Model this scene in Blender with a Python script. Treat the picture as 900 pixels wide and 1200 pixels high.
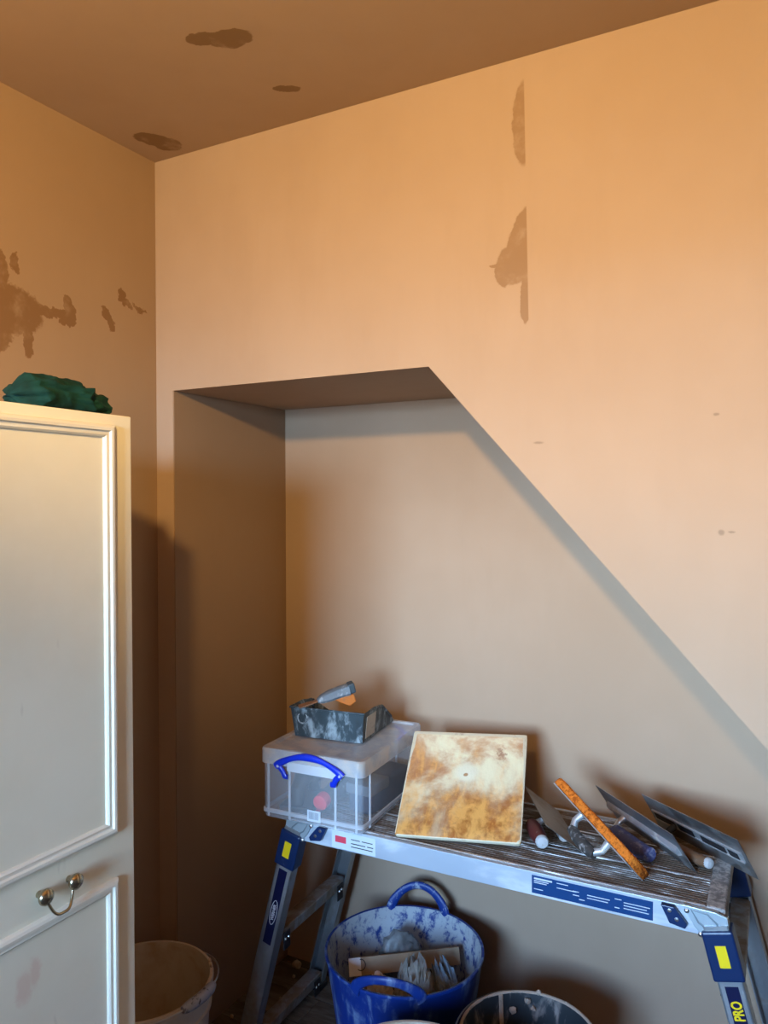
import bpy, bmesh, math, random
from mathutils import Vector, Matrix, noise

random.seed(7)
scene = bpy.context.scene
for o in list(bpy.data.objects):
    bpy.data.objects.remove(o)
C = scene.collection
PI = math.pi

# ------------------------------------------------------------------ camera
cam_d = bpy.data.cameras.new('camera')
cam_d.sensor_fit = 'VERTICAL'
cam_d.sensor_height = 36.0
cam_d.lens = 36.0 * 901.6 / 1200.0
cam_d.clip_start = 0.02
cam = bpy.data.objects.new('camera', cam_d)
C.objects.link(cam)
r_ = Vector((0.8794, 0.47608, -0.00286)).normalized()
f_ = Vector((-0.47607, 0.87929, -0.01412)).normalized()
u_ = r_.cross(f_).normalized()
r_ = f_.cross(u_).normalized()
M = Matrix.Identity(4)
for i in range(3):
    M[i][0], M[i][1], M[i][2] = r_[i], u_[i], -f_[i]
M.translation = Vector((1.5483, -1.5563, 1.5))
cam.matrix_world = M
scene.camera = cam

# ------------------------------------------------------------------ light
# daylight through the window behind the camera (blue sky, duller ground) and a warm pendant lamp (built below)
H = 2.4223
RX = 3.1
RY = -3.5
WX0, WX1, WZ0, WZ1 = 0.45, 1.60, 0.95, 2.10
SKY = (0.43, 0.70, 1.0)
GROUND = (0.10, 0.09, 0.07)
LAMP_AT = (1.21, -1.6, 2.115)
LAMP_COL = (1.0, 0.655, 0.245)
LAMP_W = 103.0
world = bpy.data.worlds.new('world')
scene.world = world
world.use_nodes = True
nt = world.node_tree
nt.nodes.clear()
wo = nt.nodes.new('ShaderNodeOutputWorld')
bg = nt.nodes.new('ShaderNodeBackground')
tc = nt.nodes.new('ShaderNodeTexCoord')
sx = nt.nodes.new('ShaderNodeSeparateXYZ')
rmp = nt.nodes.new('ShaderNodeMapRange')
rmp.inputs['From Min'].default_value = -0.5
rmp.inputs['From Max'].default_value = 0.5
cr_ = nt.nodes.new('ShaderNodeValToRGB')      # dull ground, bright hazy horizon, deeper blue sky higher up
el = cr_.color_ramp.elements
stops = [(0.40, GROUND), (0.50, tuple(0.55 * q for q in SKY)), (0.55, SKY), (0.63, SKY), (0.78, (0.20, 0.36, 0.62)), (0.95, (0.09, 0.20, 0.42))]
while len(el) < len(stops):
    el.new(0.5)
for e_, (p_, c_) in zip(el, stops):
    e_.position = p_
    e_.color = (c_[0], c_[1], c_[2], 1)
nt.links.new(tc.outputs['Generated'], sx.inputs[0])
nt.links.new(sx.outputs['Z'], rmp.inputs['Value'])
nt.links.new(rmp.outputs[0], cr_.inputs[0])
nt.links.new(cr_.outputs[0], bg.inputs['Color'])
bg.inputs['Strength'].default_value = 97.0
nt.links.new(bg.outputs[0], wo.inputs[0])

pl = bpy.data.lights.new('window_daylight', 'AREA')
pl.shape = 'RECTANGLE'
pl.size = WX1 - WX0
pl.size_y = WZ1 - WZ0
pl.cycles.is_portal = True
po = bpy.data.objects.new('window_daylight', pl)
C.objects.link(po)
po.location = ((WX0 + WX1) / 2, RY - 0.06, (WZ0 + WZ1) / 2)
po.rotation_euler = (PI / 2, 0, 0)      # shines along +y, into the room

vs = scene.view_settings
vs.view_transform = 'Standard'
vs.look = 'None'
vs.exposure = 0.0
vs.gamma = 1.0
vs.use_curve_mapping = False


# ------------------------------------------------------------------ helpers
def world_mx(o):
    if o is None:
        return Matrix.Identity(4)
    m = Matrix.LocRotScale(o.location, o.rotation_euler, o.scale)
    return world_mx(o.parent) @ m


class MB:
    """collects geometry in world space (or through a transform) for ONE mesh object"""

    def __init__(s, T=None):
        s.bm = bmesh.new()
        s.T = T or Matrix.Identity(4)

    def v(s, p):
        return s.bm.verts.new(s.T @ Vector(p))

    def face(s, vs):
        try:
            return s.bm.faces.new(vs)
        except ValueError:
            return None

    def poly(s, pts):
        return s.face([s.v(p) for p in pts])

    def box(s, x0, x1, y0, y1, z0, z1, bev=0, seg=2):
        vs = [s.v((x, y, z)) for x in (x0, x1) for y in (y0, y1) for z in (z0, z1)]
        fs = [s.face([vs[i] for i in q]) for q in
              ((0, 1, 3, 2), (4, 6, 7, 5), (0, 4, 5, 1), (2, 3, 7, 6), (0, 2, 6, 4), (1, 5, 7, 3))]
        if bev:
            es = list({e for f in fs for e in f.edges})
            bmesh.ops.bevel(s.bm, geom=es, offset=bev, segments=seg, profile=0.5, affect='EDGES')
        return s

    def prism(s, poly, a, b, axis='y', bev=0):
        """polygon (2-tuples) extruded along an axis from a to b"""
        def mk(p, t):
            return {'y': (p[0], t, p[1]), 'x': (t, p[0], p[1]), 'z': (p[0], p[1], t)}[axis]
        A = [s.v(mk(p, a)) for p in poly]
        B = [s.v(mk(p, b)) for p in poly]
        n = len(poly)
        fs = [s.face(A), s.face(B[::-1])]
        for i in range(n):
            fs.append(s.face([A[i], B[i], B[(i + 1) % n], A[(i + 1) % n]]))
        if bev:
            es = list({e for f in fs if f for e in f.edges})
            bmesh.ops.bevel(s.bm, geom=es, offset=bev, segments=2, profile=0.5, affect='EDGES')
        return s

    def loft(s, rings, closed=True, cap=True, loop=False):
        R = [[s.v(p) for p in r] for r in rings]
        n = len(R[0])
        m = len(R)
        for i in range(m if loop else m - 1):
            a, b = R[i], R[(i + 1) % m]
            for j in range(n if closed else n - 1):
                s.face([a[j], a[(j + 1) % n], b[(j + 1) % n], b[j]])
        if cap and closed and not loop:
            s.face(R[0][::-1])
            s.face(R[-1])
        return s

    def tube(s, path, r, n=10, sq=None, cap=True, loop=False):
        """round (or flattened by sq=(a,b)) tube along a path of points"""
        P = [Vector(p) for p in path]
        rings = []
        up = Vector((0, 0, 1))
        prev = None
        m = len(P)
        for i, p in enumerate(P):
            if loop:
                t = P[(i + 1) % m] - P[i - 1]
            else:
                t = (P[min(i + 1, m - 1)] - P[max(i - 1, 0)])
            t.normalize()
            if prev is None:
                a = t.cross(up)
                if a.length < 0.05:
                    a = t.cross(Vector((1, 0, 0)))
            else:
                a = prev - t * prev.dot(t)
            a.normalize()
            prev = a
            b = t.cross(a)
            rr = r[i] if isinstance(r, (list, tuple)) else r
            fa, fb = sq or (1, 1)
            rings.append([p + a * (rr * fa * math.cos(2 * PI * k / n)) + b * (rr * fb * math.sin(2 * PI * k / n))
                          for k in range(n)])
        return s.loft(rings, cap=cap, loop=loop)

    def lathe(s, prof, n=40, c=(0, 0, 0), axis=None, cap0=False, cap1=False):
        rings = []
        for (r, z) in prof:
            rings.append([(c[0] + r * math.cos(2 * PI * k / n), c[1] + r * math.sin(2 * PI * k / n), c[2] + z)
                          for k in range(n)])
        R = [[s.v(p) for p in q] for q in rings]
        for i in range(len(R) - 1):
            for j in range(n):
                s.face([R[i][j], R[i][(j + 1) % n], R[i + 1][(j + 1) % n], R[i + 1][j]])
        if cap0:
            s.face(R[0][::-1])
        if cap1:
            s.face(R[-1])
        return s

    def build(s, name, mat, parent=None, smooth=False, angle=40, fix=True):
        if fix:
            bmesh.ops.recalc_face_normals(s.bm, faces=s.bm.faces[:])
        inv = world_mx(parent).inverted()
        s.bm.transform(inv)
        me = bpy.data.meshes.new(name)
        s.bm.to_mesh(me)
        s.bm.free()
        me.materials.append(mat)
        if smooth:
            me.polygons.foreach_set('use_smooth', [True] * len(me.polygons))
            if angle < 180:
                me.set_sharp_from_angle(angle=math.radians(angle))
        o = bpy.data.objects.new(name, me)
        C.objects.link(o)
        if parent:
            o.parent = parent
        return o


def thing(name, label, cat, loc=(0, 0, 0), rz=0, group=None):
    o = bpy.data.objects.new(name, None)
    C.objects.link(o)
    o.location = loc
    o.rotation_euler = (0, 0, rz)
    o.empty_display_size = 0.05
    return tag(o, label, cat, group)


def tag(o, label, cat, group=None):
    o['label'] = label
    o['category'] = cat
    if group:
        o['group'] = group
    return o


def struct(o, label=None):
    o['kind'] = 'structure'
    if label:
        o['label'] = label
    return o


def text_mesh(name, txt, size, mat, parent, M4, squash=1.0):
    cu = bpy.data.curves.new(name, 'FONT')
    cu.body = txt
    cu.size = size
    cu.align_x = 'CENTER'
    cu.align_y = 'CENTER'
    cu.extrude = 0.0002
    cu.offset = size * 0.035
    to = bpy.data.objects.new(name, cu)
    C.objects.link(to)
    me = bpy.data.meshes.new_from_object(to)
    bpy.data.objects.remove(to)
    me.transform(world_mx(parent).inverted() @ M4 @ Matrix.Diagonal((squash, 1, 1, 1)))
    me.materials.append(mat)
    o = bpy.data.objects.new(name, me)
    C.objects.link(o)
    o.parent = parent
    return o


# ------------------------------------------------------------------ materials
class NT:
    def __init__(s, name):
        s.m = bpy.data.materials.new(name)
        s.m.use_nodes = True
        s.t = s.m.node_tree
        s.b = s.t.nodes['Principled BSDF']

    def n(s, typ, **kw):
        nd = s.t.nodes.new('ShaderNode' + typ)
        for k, v in kw.items():
            setattr(nd, k, v)
        return nd

    def l(s, a, b):
        s.t.links.new(a, b)

    def coord(s, scale=(1, 1, 1), rot=(0, 0, 0), src='Object'):
        t = s.n('TexCoord')
        mp = s.n('Mapping')
        mp.inputs['Scale'].default_value = scale
        mp.inputs['Rotation'].default_value = rot
        s.l(t.outputs[src], mp.inputs[0])
        return mp.outputs[0]

    def noise(s, vec, scale, detail=4, rough=0.55, dist=0.0):
        nd = s.n('TexNoise')
        nd.inputs['Scale'].default_value = scale
        nd.inputs['Detail'].default_value = detail
        nd.inputs['Roughness'].default_value = rough
        nd.inputs['Distortion'].default_value = dist
        s.l(vec, nd.inputs['Vector'])
        return nd

    def ramp(s, val, a, b, inv=False):
        nd = s.n('MapRange')
        nd.interpolation_type = 'SMOOTHSTEP'
        nd.inputs['From Min'].default_value = a
        nd.inputs['From Max'].default_value = b
        nd.inputs['To Min'].default_value = 1.0 if inv else 0.0
        nd.inputs['To Max'].default_value = 0.0 if inv else 1.0
        s.l(val, nd.inputs['Value'])
        return nd.outputs[0]

    def math(s, op, a, b=None):
        nd = s.n('Math', operation=op)
        for i, q in enumerate((a, b)):
            if q is None:
                continue
            if isinstance(q, (int, float)):
                nd.inputs[i].default_value = q
            else:
                s.l(q, nd.inputs[i])
        return nd.outputs[0]

    def mix(s, fac, a, b):
        nd = s.n('Mix', data_type='RGBA')
        if isinstance(fac, (int, float)):
            nd.inputs[0].default_value = fac
        else:
            s.l(fac, nd.inputs[0])
        for i, q in ((6, a), (7, b)):
            if isinstance(q, (tuple, list)):
                nd.inputs[i].default_value = (q[0], q[1], q[2], 1)
            else:
                s.l(q, nd.inputs[i])
        return nd.outputs[2]

    def bump(s, h, strength=0.2, dist=0.01):
        nd = s.n('Bump')
        nd.inputs['Strength'].default_value = strength
        nd.inputs['Distance'].default_value = dist
        s.l(h, nd.inputs['Height'])
        s.l(nd.outputs[0], s.b.inputs['Normal'])

    def set(s, col=None, rough=None, metal=None, spec=None):
        for key, q in (('Base Color', col), ('Roughness', rough), ('Metallic', metal), ('Specular IOR Level', spec)):
            if q is None:
                continue
            if isinstance(q, (tuple, list)):
                s.b.inputs[key].default_value = (q[0], q[1], q[2], 1)
            elif isinstance(q, (int, float)):
                s.b.inputs[key].default_value = q
            else:
                s.l(q, s.b.inputs[key])
        return s


def plain(name, col, rough=0.5, metal=0.0, spec=0.5):
    return NT(name).set(col, rough, metal, spec).m


def blobs(k, items, warp=0.25, fine=30.0):
    """union of noisy ellipses in object space; items: (centre, radii, rotation)"""
    t = k.n('TexCoord')
    nz = k.noise(t.outputs['Object'], fine, 5, 0.65)
    sub = k.n('VectorMath', operation='SUBTRACT')
    k.l(nz.outputs['Color'], sub.inputs[0])
    sub.inputs[1].default_value = (0.5, 0.5, 0.5)
    sc = k.n('VectorMath', operation='SCALE')
    k.l(sub.outputs[0], sc.inputs[0])
    sc.inputs['Scale'].default_value = warp
    ad = k.n('VectorMath', operation='ADD')
    k.l(t.outputs['Object'], ad.inputs[0])
    k.l(sc.outputs[0], ad.inputs[1])
    cur = None
    for c, r, rot in items:
        mp = k.n('Mapping', vector_type='TEXTURE')
        mp.inputs['Location'].default_value = c
        mp.inputs['Rotation'].default_value = rot
        mp.inputs['Scale'].default_value = r
        k.l(ad.outputs[0], mp.inputs[0])
        ln = k.n('VectorMath', operation='LENGTH')
        k.l(mp.outputs[0], ln.inputs[0])
        cur = ln.outputs['Value'] if cur is None else k.math('MINIMUM', cur, ln.outputs['Value'])
    return cur


PLASTER = (0.47, 0.325, 0.222)
DAMP = (0.295, 0.175, 0.095)


def plaster(name, items=None, clip=None, damp=DAMP, seed=0.0, base=PLASTER, warp=0.025, fine=45.0, dots=None):
    k = NT(name)
    v = k.coord((1, 1, 1))
    a = k.noise(v, 1.3, 4, 0.6)
    b = k.noise(k.coord((2.5, 2.5, 0.6), (0.3, 0.2, 0)), 3.5, 5, 0.6)
    g = k.noise(v, 60, 3, 0.6)
    dark = tuple(q * 0.94 for q in base)
    lite = (min(1, base[0] * 1.03), base[1] * 1.06, base[2] * 1.10)
    col = k.mix(k.ramp(a.outputs[0], 0.3, 0.7), dark, lite)
    col = k.mix(k.math('MULTIPLY', k.ramp(b.outputs[0], 0.45, 0.7), 0.35), col, tuple(q * 0.93 for q in base))
    col = k.mix(k.math('MULTIPLY', k.ramp(g.outputs[0], 0.55, 0.75), 0.10), col, lite)
    if items:
        d = blobs(k, items, warp, fine)
        m = k.ramp(d, 0.93, 1.05, inv=True)
        if clip is not None:
            t = k.n('TexCoord')
            sp = k.n('SeparateXYZ')
            k.l(t.outputs['Object'], sp.inputs[0])
            # straight board joint: the patch stops there (slightly out of plumb)
            e = k.math('ADD', sp.outputs['X'], k.math('MULTIPLY', sp.outputs['Z'], clip[1]))
            m = k.math('MULTIPLY', m, k.ramp(e, clip[0] - 0.001, clip[0] + 0.001, inv=True))
        dn = k.noise(v, 18, 4, 0.6)
        m = k.math('MULTIPLY', m, k.ramp(dn.outputs[0], 0.15, 0.5))
        col = k.mix(k.math('MULTIPLY', m, 0.85), col, damp)
    if dots:
        d = blobs(k, [(c_, r_, (0, 0, 0)) for c_, r_ in dots], 0.004, 90)
        col = k.mix(k.math('MULTIPLY', k.ramp(d, 0.5, 1.2, inv=True), 0.6), col, tuple(q * 0.45 for q in base))
    k.set(col, 0.82, 0, 0.25)
    k.bump(k.noise(v, 9, 5, 0.6).outputs[0], 0.10, 0.004)
    return k.m


def smeared(name, base, smear, scale=18, lo=0.5, hi=0.62, stretch=(1, 1, 1), rough=0.5, metal=0.0, srough=0.85,
            amount=1.0, bump=0.15, base2=None):
    """a thing's own colour under dried plaster smears"""
    k = NT(name)
    v = k.coord(stretch)
    a = k.noise(v, scale, 6, 0.62, 0.6)
    b = k.noise(v, scale * 3.3, 4, 0.6)
    f = k.math('ADD', k.math('MULTIPLY', a.outputs[0], 0.75), k.math('MULTIPLY', b.outputs[0], 0.25))
    m = k.math('MULTIPLY', k.ramp(f, lo, hi), amount)
    bc = base
    if base2:
        bc = k.mix(k.ramp(k.noise(v, scale * 0.4, 3).outputs[0], 0.35, 0.65), base, base2)
    k.set(k.mix(m, bc, smear))
    r = k.n('MapRange')
    r.inputs['To Min'].default_value = rough
    r.inputs['To Max'].default_value = srough
    k.l(m, r.inputs['Value'])
    k.set(None, r.outputs[0])
    if metal:
        k.set(None, None, k.math('MULTIPLY', k.math('SUBTRACT', 1.0, m), metal))
    k.bump(f, bump, 0.004)
    return k.m


MAT = {}
MAT['plaster'] = plaster('plaster_bare')
MAT['ceiling'] = plaster('plaster_ceiling', [
    ((0.500, -0.365, H), (0.040, 0.022, 1), (0, 0, 0.35)),
    ((0.545, -0.340, H), (0.048, 0.030, 1), (0, 0, 0.15)),
    ((0.534, -0.135, H), (0.032, 0.015, 1), (0, 0, 0.5)),
    ((0.095, -0.100, H), (0.034, 0.050, 1), (0, 0, -0.5)),
    ((0.108, -0.062, H), (0.038, 0.036, 1), (0, 0, -0.5)),
], warp=0.02, base=(0.42, 0.285, 0.185), damp=(0.19, 0.105, 0.045))
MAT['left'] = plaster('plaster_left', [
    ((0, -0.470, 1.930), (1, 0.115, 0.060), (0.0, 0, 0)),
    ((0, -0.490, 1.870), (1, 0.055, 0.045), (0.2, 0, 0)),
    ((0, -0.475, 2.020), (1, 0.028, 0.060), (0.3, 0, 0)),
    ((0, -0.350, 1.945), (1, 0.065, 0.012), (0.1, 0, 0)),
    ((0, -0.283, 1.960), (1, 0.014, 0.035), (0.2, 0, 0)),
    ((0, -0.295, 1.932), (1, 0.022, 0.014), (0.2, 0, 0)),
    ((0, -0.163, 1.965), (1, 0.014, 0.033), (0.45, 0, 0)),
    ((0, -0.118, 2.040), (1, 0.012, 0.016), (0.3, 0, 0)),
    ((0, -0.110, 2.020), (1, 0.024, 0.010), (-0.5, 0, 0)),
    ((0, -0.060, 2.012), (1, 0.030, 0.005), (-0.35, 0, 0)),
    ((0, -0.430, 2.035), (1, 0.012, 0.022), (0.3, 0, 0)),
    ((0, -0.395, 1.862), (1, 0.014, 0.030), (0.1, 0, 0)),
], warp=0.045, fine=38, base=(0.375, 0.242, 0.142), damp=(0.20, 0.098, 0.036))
MAT['back'] = plaster('plaster_back', [
    ((1.037, 0, 2.285), (0.023, 1, 0.088), (0, 0, 0)),
    ((1.034, 0, 2.040), (0.030, 1, 0.075), (0, 0.25, 0)),
    ((1.016, 0, 1.995), (0.040, 1, 0.042), (0, 0, 0)),
    ((0.995, 0, 1.985), (0.020, 1, 0.032), (0, 0, 0)),
    ((1.042, 0, 1.920), (0.012, 1, 0.052), (0, 0, 0)),
    ((0.976, 0, 2.000), (0.012, 1, 0.005), (0, 0, 0)),
], clip=(1.0445 + 0.02 * 2.1, 0.02), warp=0.016, damp=(0.30, 0.18, 0.10), dots=[((1.419, 0, 1.44), (0.006, 1, 0.006)), ((1.437, 0, 1.441), (0.007, 1, 0.0022)), ((1.41, 0, 1.66), (0.006, 1, 0.003)), ((1.07, 0, 1.62), (0.012, 1, 0.003)), ((1.36, 0, 1.09), (0.005, 1, 0.004))])
MAT['reveal_shaded'] = plaster('plaster_reveal_shaded', base=(0.335, 0.215, 0.13))  # darker copy of the plaster: shade of the recess side put into its colour
MAT['dark_wall'] = plaster('dark_wall', base=(0.13, 0.10, 0.085))  # unseen right and rear walls, made dark to cut bounced fill
MAT['substrate'] = plain('floor_dust', (0.05, 0.04, 0.032), 0.9)
MAT['board'] = smeared('floor_board', (0.10, 0.068, 0.042), (0.21, 0.175, 0.14), 7, 0.42, 0.66, (0.6, 3, 1), 0.8, 0, 0.9, 0.9,
                       0.2, (0.07, 0.048, 0.03))
MAT['white_paint'] = plain('white_paint', (0.75, 0.74, 0.70), 0.4)

# ------------------------------------------------------------------ room shell
XL, ZT, X1, D = 0.0596, 1.7991, 0.8193, 0.5101
SL = 1.1105
XS = X1 + ZT / SL
T = 0.12
m = MB()
m.prism([(0, 0), (XL, 0), (XL, ZT), (X1, ZT), (XS, 0), (RX, 0), (RX, H), (0, H)], 0, D, 'y')
struct(m.build('wall_back', MAT['back']), 'freshly plastered wall with a sloping stair recess cut into it')
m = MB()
m.box(XL - 0.02, XL + 0.003, 0.0015, D, 0, ZT - 0.0005, 0)  # thin added skin that carries the shade-darkened plaster
struct(m.build('wall_reveal', MAT['reveal_shaded']), 'plastered side of the stair recess, coloured darker to stand in for shade')
m = MB()
m.box(XL - 0.1, RX, D, D + T, -0.03, H)
struct(m.build('wall_recess', MAT['plaster']))
m = MB()
m.box(-T, 0, RY, D + T, -0.03, H)
struct(m.build('wall_left', MAT['left']))
m = MB()
m.box(RX, RX + T, RY, D + T, -0.03, H)
struct(m.build('wall_right', MAT['dark_wall']))
m = MB()
m.box(-T, RX + T, RY - T, D + T, H, H + T)
struct(m.build('ceiling', MAT['ceiling']))
m = MB()
m.box(-T, WX0, RY - T, RY, -0.03, H).box(WX1, RX + T, RY - T, RY, -0.03, H)
m.box(WX0, WX1, RY - T, RY, -0.03, WZ0).box(WX0, WX1, RY - T, RY, WZ1, H)
struct(m.build('wall_rear', MAT['dark_wall']))
m = MB()
fw = 0.045
m.box(WX0, WX1, RY - 0.1, RY - 0.05, WZ0, WZ0 + fw).box(WX0, WX1, RY - 0.1, RY - 0.05, WZ1 - fw, WZ1)
m.box(WX0, WX0 + fw, RY - 0.1, RY - 0.05, WZ0, WZ1).box(WX1 - fw, WX1, RY - 0.1, RY - 0.05, WZ0, WZ1)
win = struct(m.build('window_1', MAT['white_paint']), 'white framed window letting daylight into the room')
m = MB()
xc = (WX0 + WX1) / 2
m.box(xc - 0.02, xc + 0.02, RY - 0.1, RY - 0.05, WZ0 + fw, WZ1 - fw)
m.build('mullion', MAT['white_paint'], win)
m = MB()
m.box(WX0 - 0.04, WX1 + 0.04, RY - 0.05, RY + 0.08, WZ0 - 0.03, WZ0, 0.005)
m.build('window_sill', MAT['white_paint'], win)

# pendant lamp behind the camera: bulb, with bowl and cap added to block its light below and above
BRONZE = plain('bronze', (0.10, 0.07, 0.045), 0.5, 0.6)
pend = thing('pendant_lamp', 'pendant lamp hanging from the plastered ceiling, with added bowl and cap blocking its light', 'lamp', (LAMP_AT[0], LAMP_AT[1], H))
m = MB(Matrix.Translation((LAMP_AT[0], LAMP_AT[1], 0)))
m.lathe([(0.001, H - 0.018), (0.04, H - 0.015), (0.05, H - 0.0005)], 20)
m.build('ceiling_rose', MAT['white_paint'], pend, True)
m = MB(Matrix.Translation((LAMP_AT[0], LAMP_AT[1], 0)))
z = LAMP_AT[2]
m.lathe([(0.004, H - 0.016), (0.004, z + 0.09), (0.014, z + 0.085), (0.014, z + 0.048), (0.001, z + 0.046)], 12)
m.build('lamp_holder', BRONZE, pend, True)
m = MB(Matrix.Translation((LAMP_AT[0], LAMP_AT[1], 0)))
m.lathe([(0.001, z - 0.150), (0.05, z - 0.144), (0.10, z - 0.125), (0.135, z - 0.102), (0.150, z - 0.082), (0.147, z - 0.082), (0.098, z - 0.121), (0.001, z - 0.146)], 32)
m.build('bowl_light_blocker', BRONZE, pend, True)  # made-up unseen bowl, shaped to cut the bulb's downward light
m = MB(Matrix.Translation((LAMP_AT[0], LAMP_AT[1], 0)))
m.lathe([(0.013, z + 0.092), (0.05, z + 0.088), (0.110, z + 0.066), (0.108, z + 0.064), (0.05, z + 0.084), (0.013, z + 0.087)], 32)
m.build('cap_light_blocker', BRONZE, pend, True)  # made-up unseen disc, keeps the bulb's light off the ceiling above
for i in range(3):
    a = 2 * PI * i / 3 + 0.4
    m = MB(Matrix.Translation((LAMP_AT[0], LAMP_AT[1], 0)))
    m.tube([(0.012 * math.cos(a), 0.012 * math.sin(a), z + 0.08), (0.148 * math.cos(a), 0.148 * math.sin(a), z - 0.083)], 0.0012, 6)
    m.build('chain', BRONZE, pend)
ld = bpy.data.lights.new('bulb', 'POINT')
ld.energy = LAMP_W
ld.color = LAMP_COL
ld.shadow_soft_size = 0.034
lo = bpy.data.objects.new('bulb', ld)
C.objects.link(lo)
lo.location = (0, 0, z - H)
lo.parent = pend

m = MB()
m.box(-T, RX + T, RY - T, D + T, -0.14, -0.022)
floor = struct(m.build('floor', MAT['substrate']), 'dusty bare floorboards')
BW = 0.1145
y = D - 0.143 + BW * 2
rows = 0
protos = []
for L in (1.7, 2.1, 1.4):
    q = MB()
    q.box(0, L, 0, BW - 0.0035, -0.022, 0, 0.0012, 1)
    o = q.build('floorboard', MAT['board'])
    protos.append((o, L))
used = set()
while y > RY - BW:
    x = -0.02 - (rows % 3) * 0.55
    j = rows
    while x < RX:
        pr, L = protos[j % 3]
        x1_ = x + L
        if x1_ > 0:
            if y - BW < D:
                o = pr if pr.name not in used else pr.copy()
                if pr.name in used:
                    C.objects.link(o)
                used.add(pr.name)
                o.location = (x, y - BW, 0)
                o.parent = floor
        x = x1_ + 0.002
        j += 1
    y -= BW
    rows += 1

# ------------------------------------------------------------------ wardrobe
k = NT('cream_paint')
v = k.coord()
scuff = blobs(k, [((0.25, 0.203, 0.752), (0.3, 0.014, 0.026), (0, 0, 0)), ((0.25, 0.222, 0.768), (0.3, 0.011, 0.024), (0, 0, 0)),
                  ], 0.02, 60)
col = k.mix(k.ramp(k.noise(v, 3, 5, 0.6).outputs[0], 0.3, 0.7), (0.72, 0.66, 0.51), (0.78, 0.73, 0.59))
col = k.mix(k.math('MULTIPLY', k.ramp(scuff, 0.55, 1.35, True), 0.38), col, (0.62, 0.34, 0.26))
sp = k.noise(k.coord((1, 1, 0.25), (0.3, 0, 0)), 26, 3, 0.5)
col = k.mix(k.math('MULTIPLY', k.ramp(sp.outputs[0], 0.70, 0.76), 0.35), col, (0.40, 0.34, 0.26))
k.set(col, 0.42, 0, 0.4)
k.bump(k.noise(v, 14, 4).outputs[0], 0.05, 0.003)
MAT['cream'] = k.m
MAT['moulding'] = plain('cream_moulding', (0.70, 0.65, 0.54), 0.62)
MAT['brass'] = NT('aged_brass').set((0.42, 0.36, 0.25), 0.22, 1.0).m

WFX, WEY, WTZ = 0.502, -0.566, 1.653
wy0 = -1.42
ward = thing('wardrobe', 'tall cream painted wardrobe with moulded door panels against the wall', 'wardrobe', (0.25, (wy0 + WEY) / 2, 0))
m = MB()
m.box(0.012, WFX - 0.021, wy0, WEY + 0.001, 0.0, WTZ, 0.002)
m.build('carcass', MAT['cream'], ward)


def mould_ring(y0, y1, z0, z1, x):
    """mitred moulding round a rectangle, stepped ogee profile; (inset, height)"""
    prof = [(0, 0), (0, 0.005), (0.002, 0.0085), (0.006, 0.0105), (0.0105, 0.010), (0.0125, 0.006), (0.015, 0.0055),
            (0.0185, 0.0065), (0.0215, 0.004), (0.0225, 0)]
    q = MB()
    rings = []
    for ins, h in prof:
        rings.append([(x + h, y0 + ins, z0 + ins), (x + h, y1 - ins, z0 + ins), (x + h, y1 - ins, z1 - ins),
                      (x + h, y0 + ins, z1 - ins)])
    q.loft(rings, cap=False)
    return q


def door(y0, y1, hy):
    q = MB()
    q.box(WFX - 0.019, WFX, y0, y1, 0.06, WTZ - 0.002, 0.0025)
    d = q.build('door', MAT['cream'], ward)
    for z0, z1 in ((0.925, 1.6325), (0.16, 0.847)):
        mould_ring(y0 + 0.042, y1 - 0.042, z0, z1, WFX - 0.0004).build('panel_moulding', MAT['moulding'], d, True, 30)
    if hy is not None:
        h = MB()
        for yy in (hy - 0.028, hy + 0.028):
            Tm = Matrix.Translation((WFX, yy, 0.886)) @ Matrix.Rotation(PI / 2, 4, 'Y')
            h.T = Tm
            h.lathe([(0.0055, 0), (0.0055, 0.010), (0.011, 0.0125), (0.0132, 0.017), (0.0125, 0.021), (0.008, 0.0245),
                     (0.003, 0.026), (0.0003, 0.0262)], 20, cap0=True, cap1=True)
        h.T = Matrix.Identity(4)
        pts = []
        for i in range(17):
            a = i / 16
            yy = hy - 0.026 + 0.052 * a
            u = abs(2 * a - 1)
            dz = -0.032 * (1 - u ** 3.2) - 0.003
            dx = 0.014 + 0.010 * (1 - u ** 2)
            pts.append((WFX + dx, hy + 0.026 * (1 if a > 0.5 else -1) * u ** 0.8 * (1 - 0.35 * u * (1 - u)), 0.886 + dz))
        h.tube(pts, 0.0024, 8)
        hd = h.build('handle', MAT['brass'], d, True, 50)
        hd['label'] = 'aged brass drop handle'
    return d


door(-0.99, WEY, -0.735)
door(wy0, -0.994, None)
m = MB()
m.box(0.03, WFX - 0.03, wy0 + 0.03, WEY - 0.03, -0.0, 0.055)
m.build('plinth', MAT['cream'], ward)

# green cloth bundled on top of the wardrobe
k = NT('green_cloth')
v = k.coord()
k.set(k.mix(k.ramp(k.noise(v, 30, 4).outputs[0], 0.3, 0.7), (0.002, 0.021, 0.018), (0.004, 0.042, 0.035)), 0.85, 0, 0.2)
k.bump(k.noise(v, 700, 2).outputs[0], 0.15, 0.001)
MAT['green'] = k.m


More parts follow.
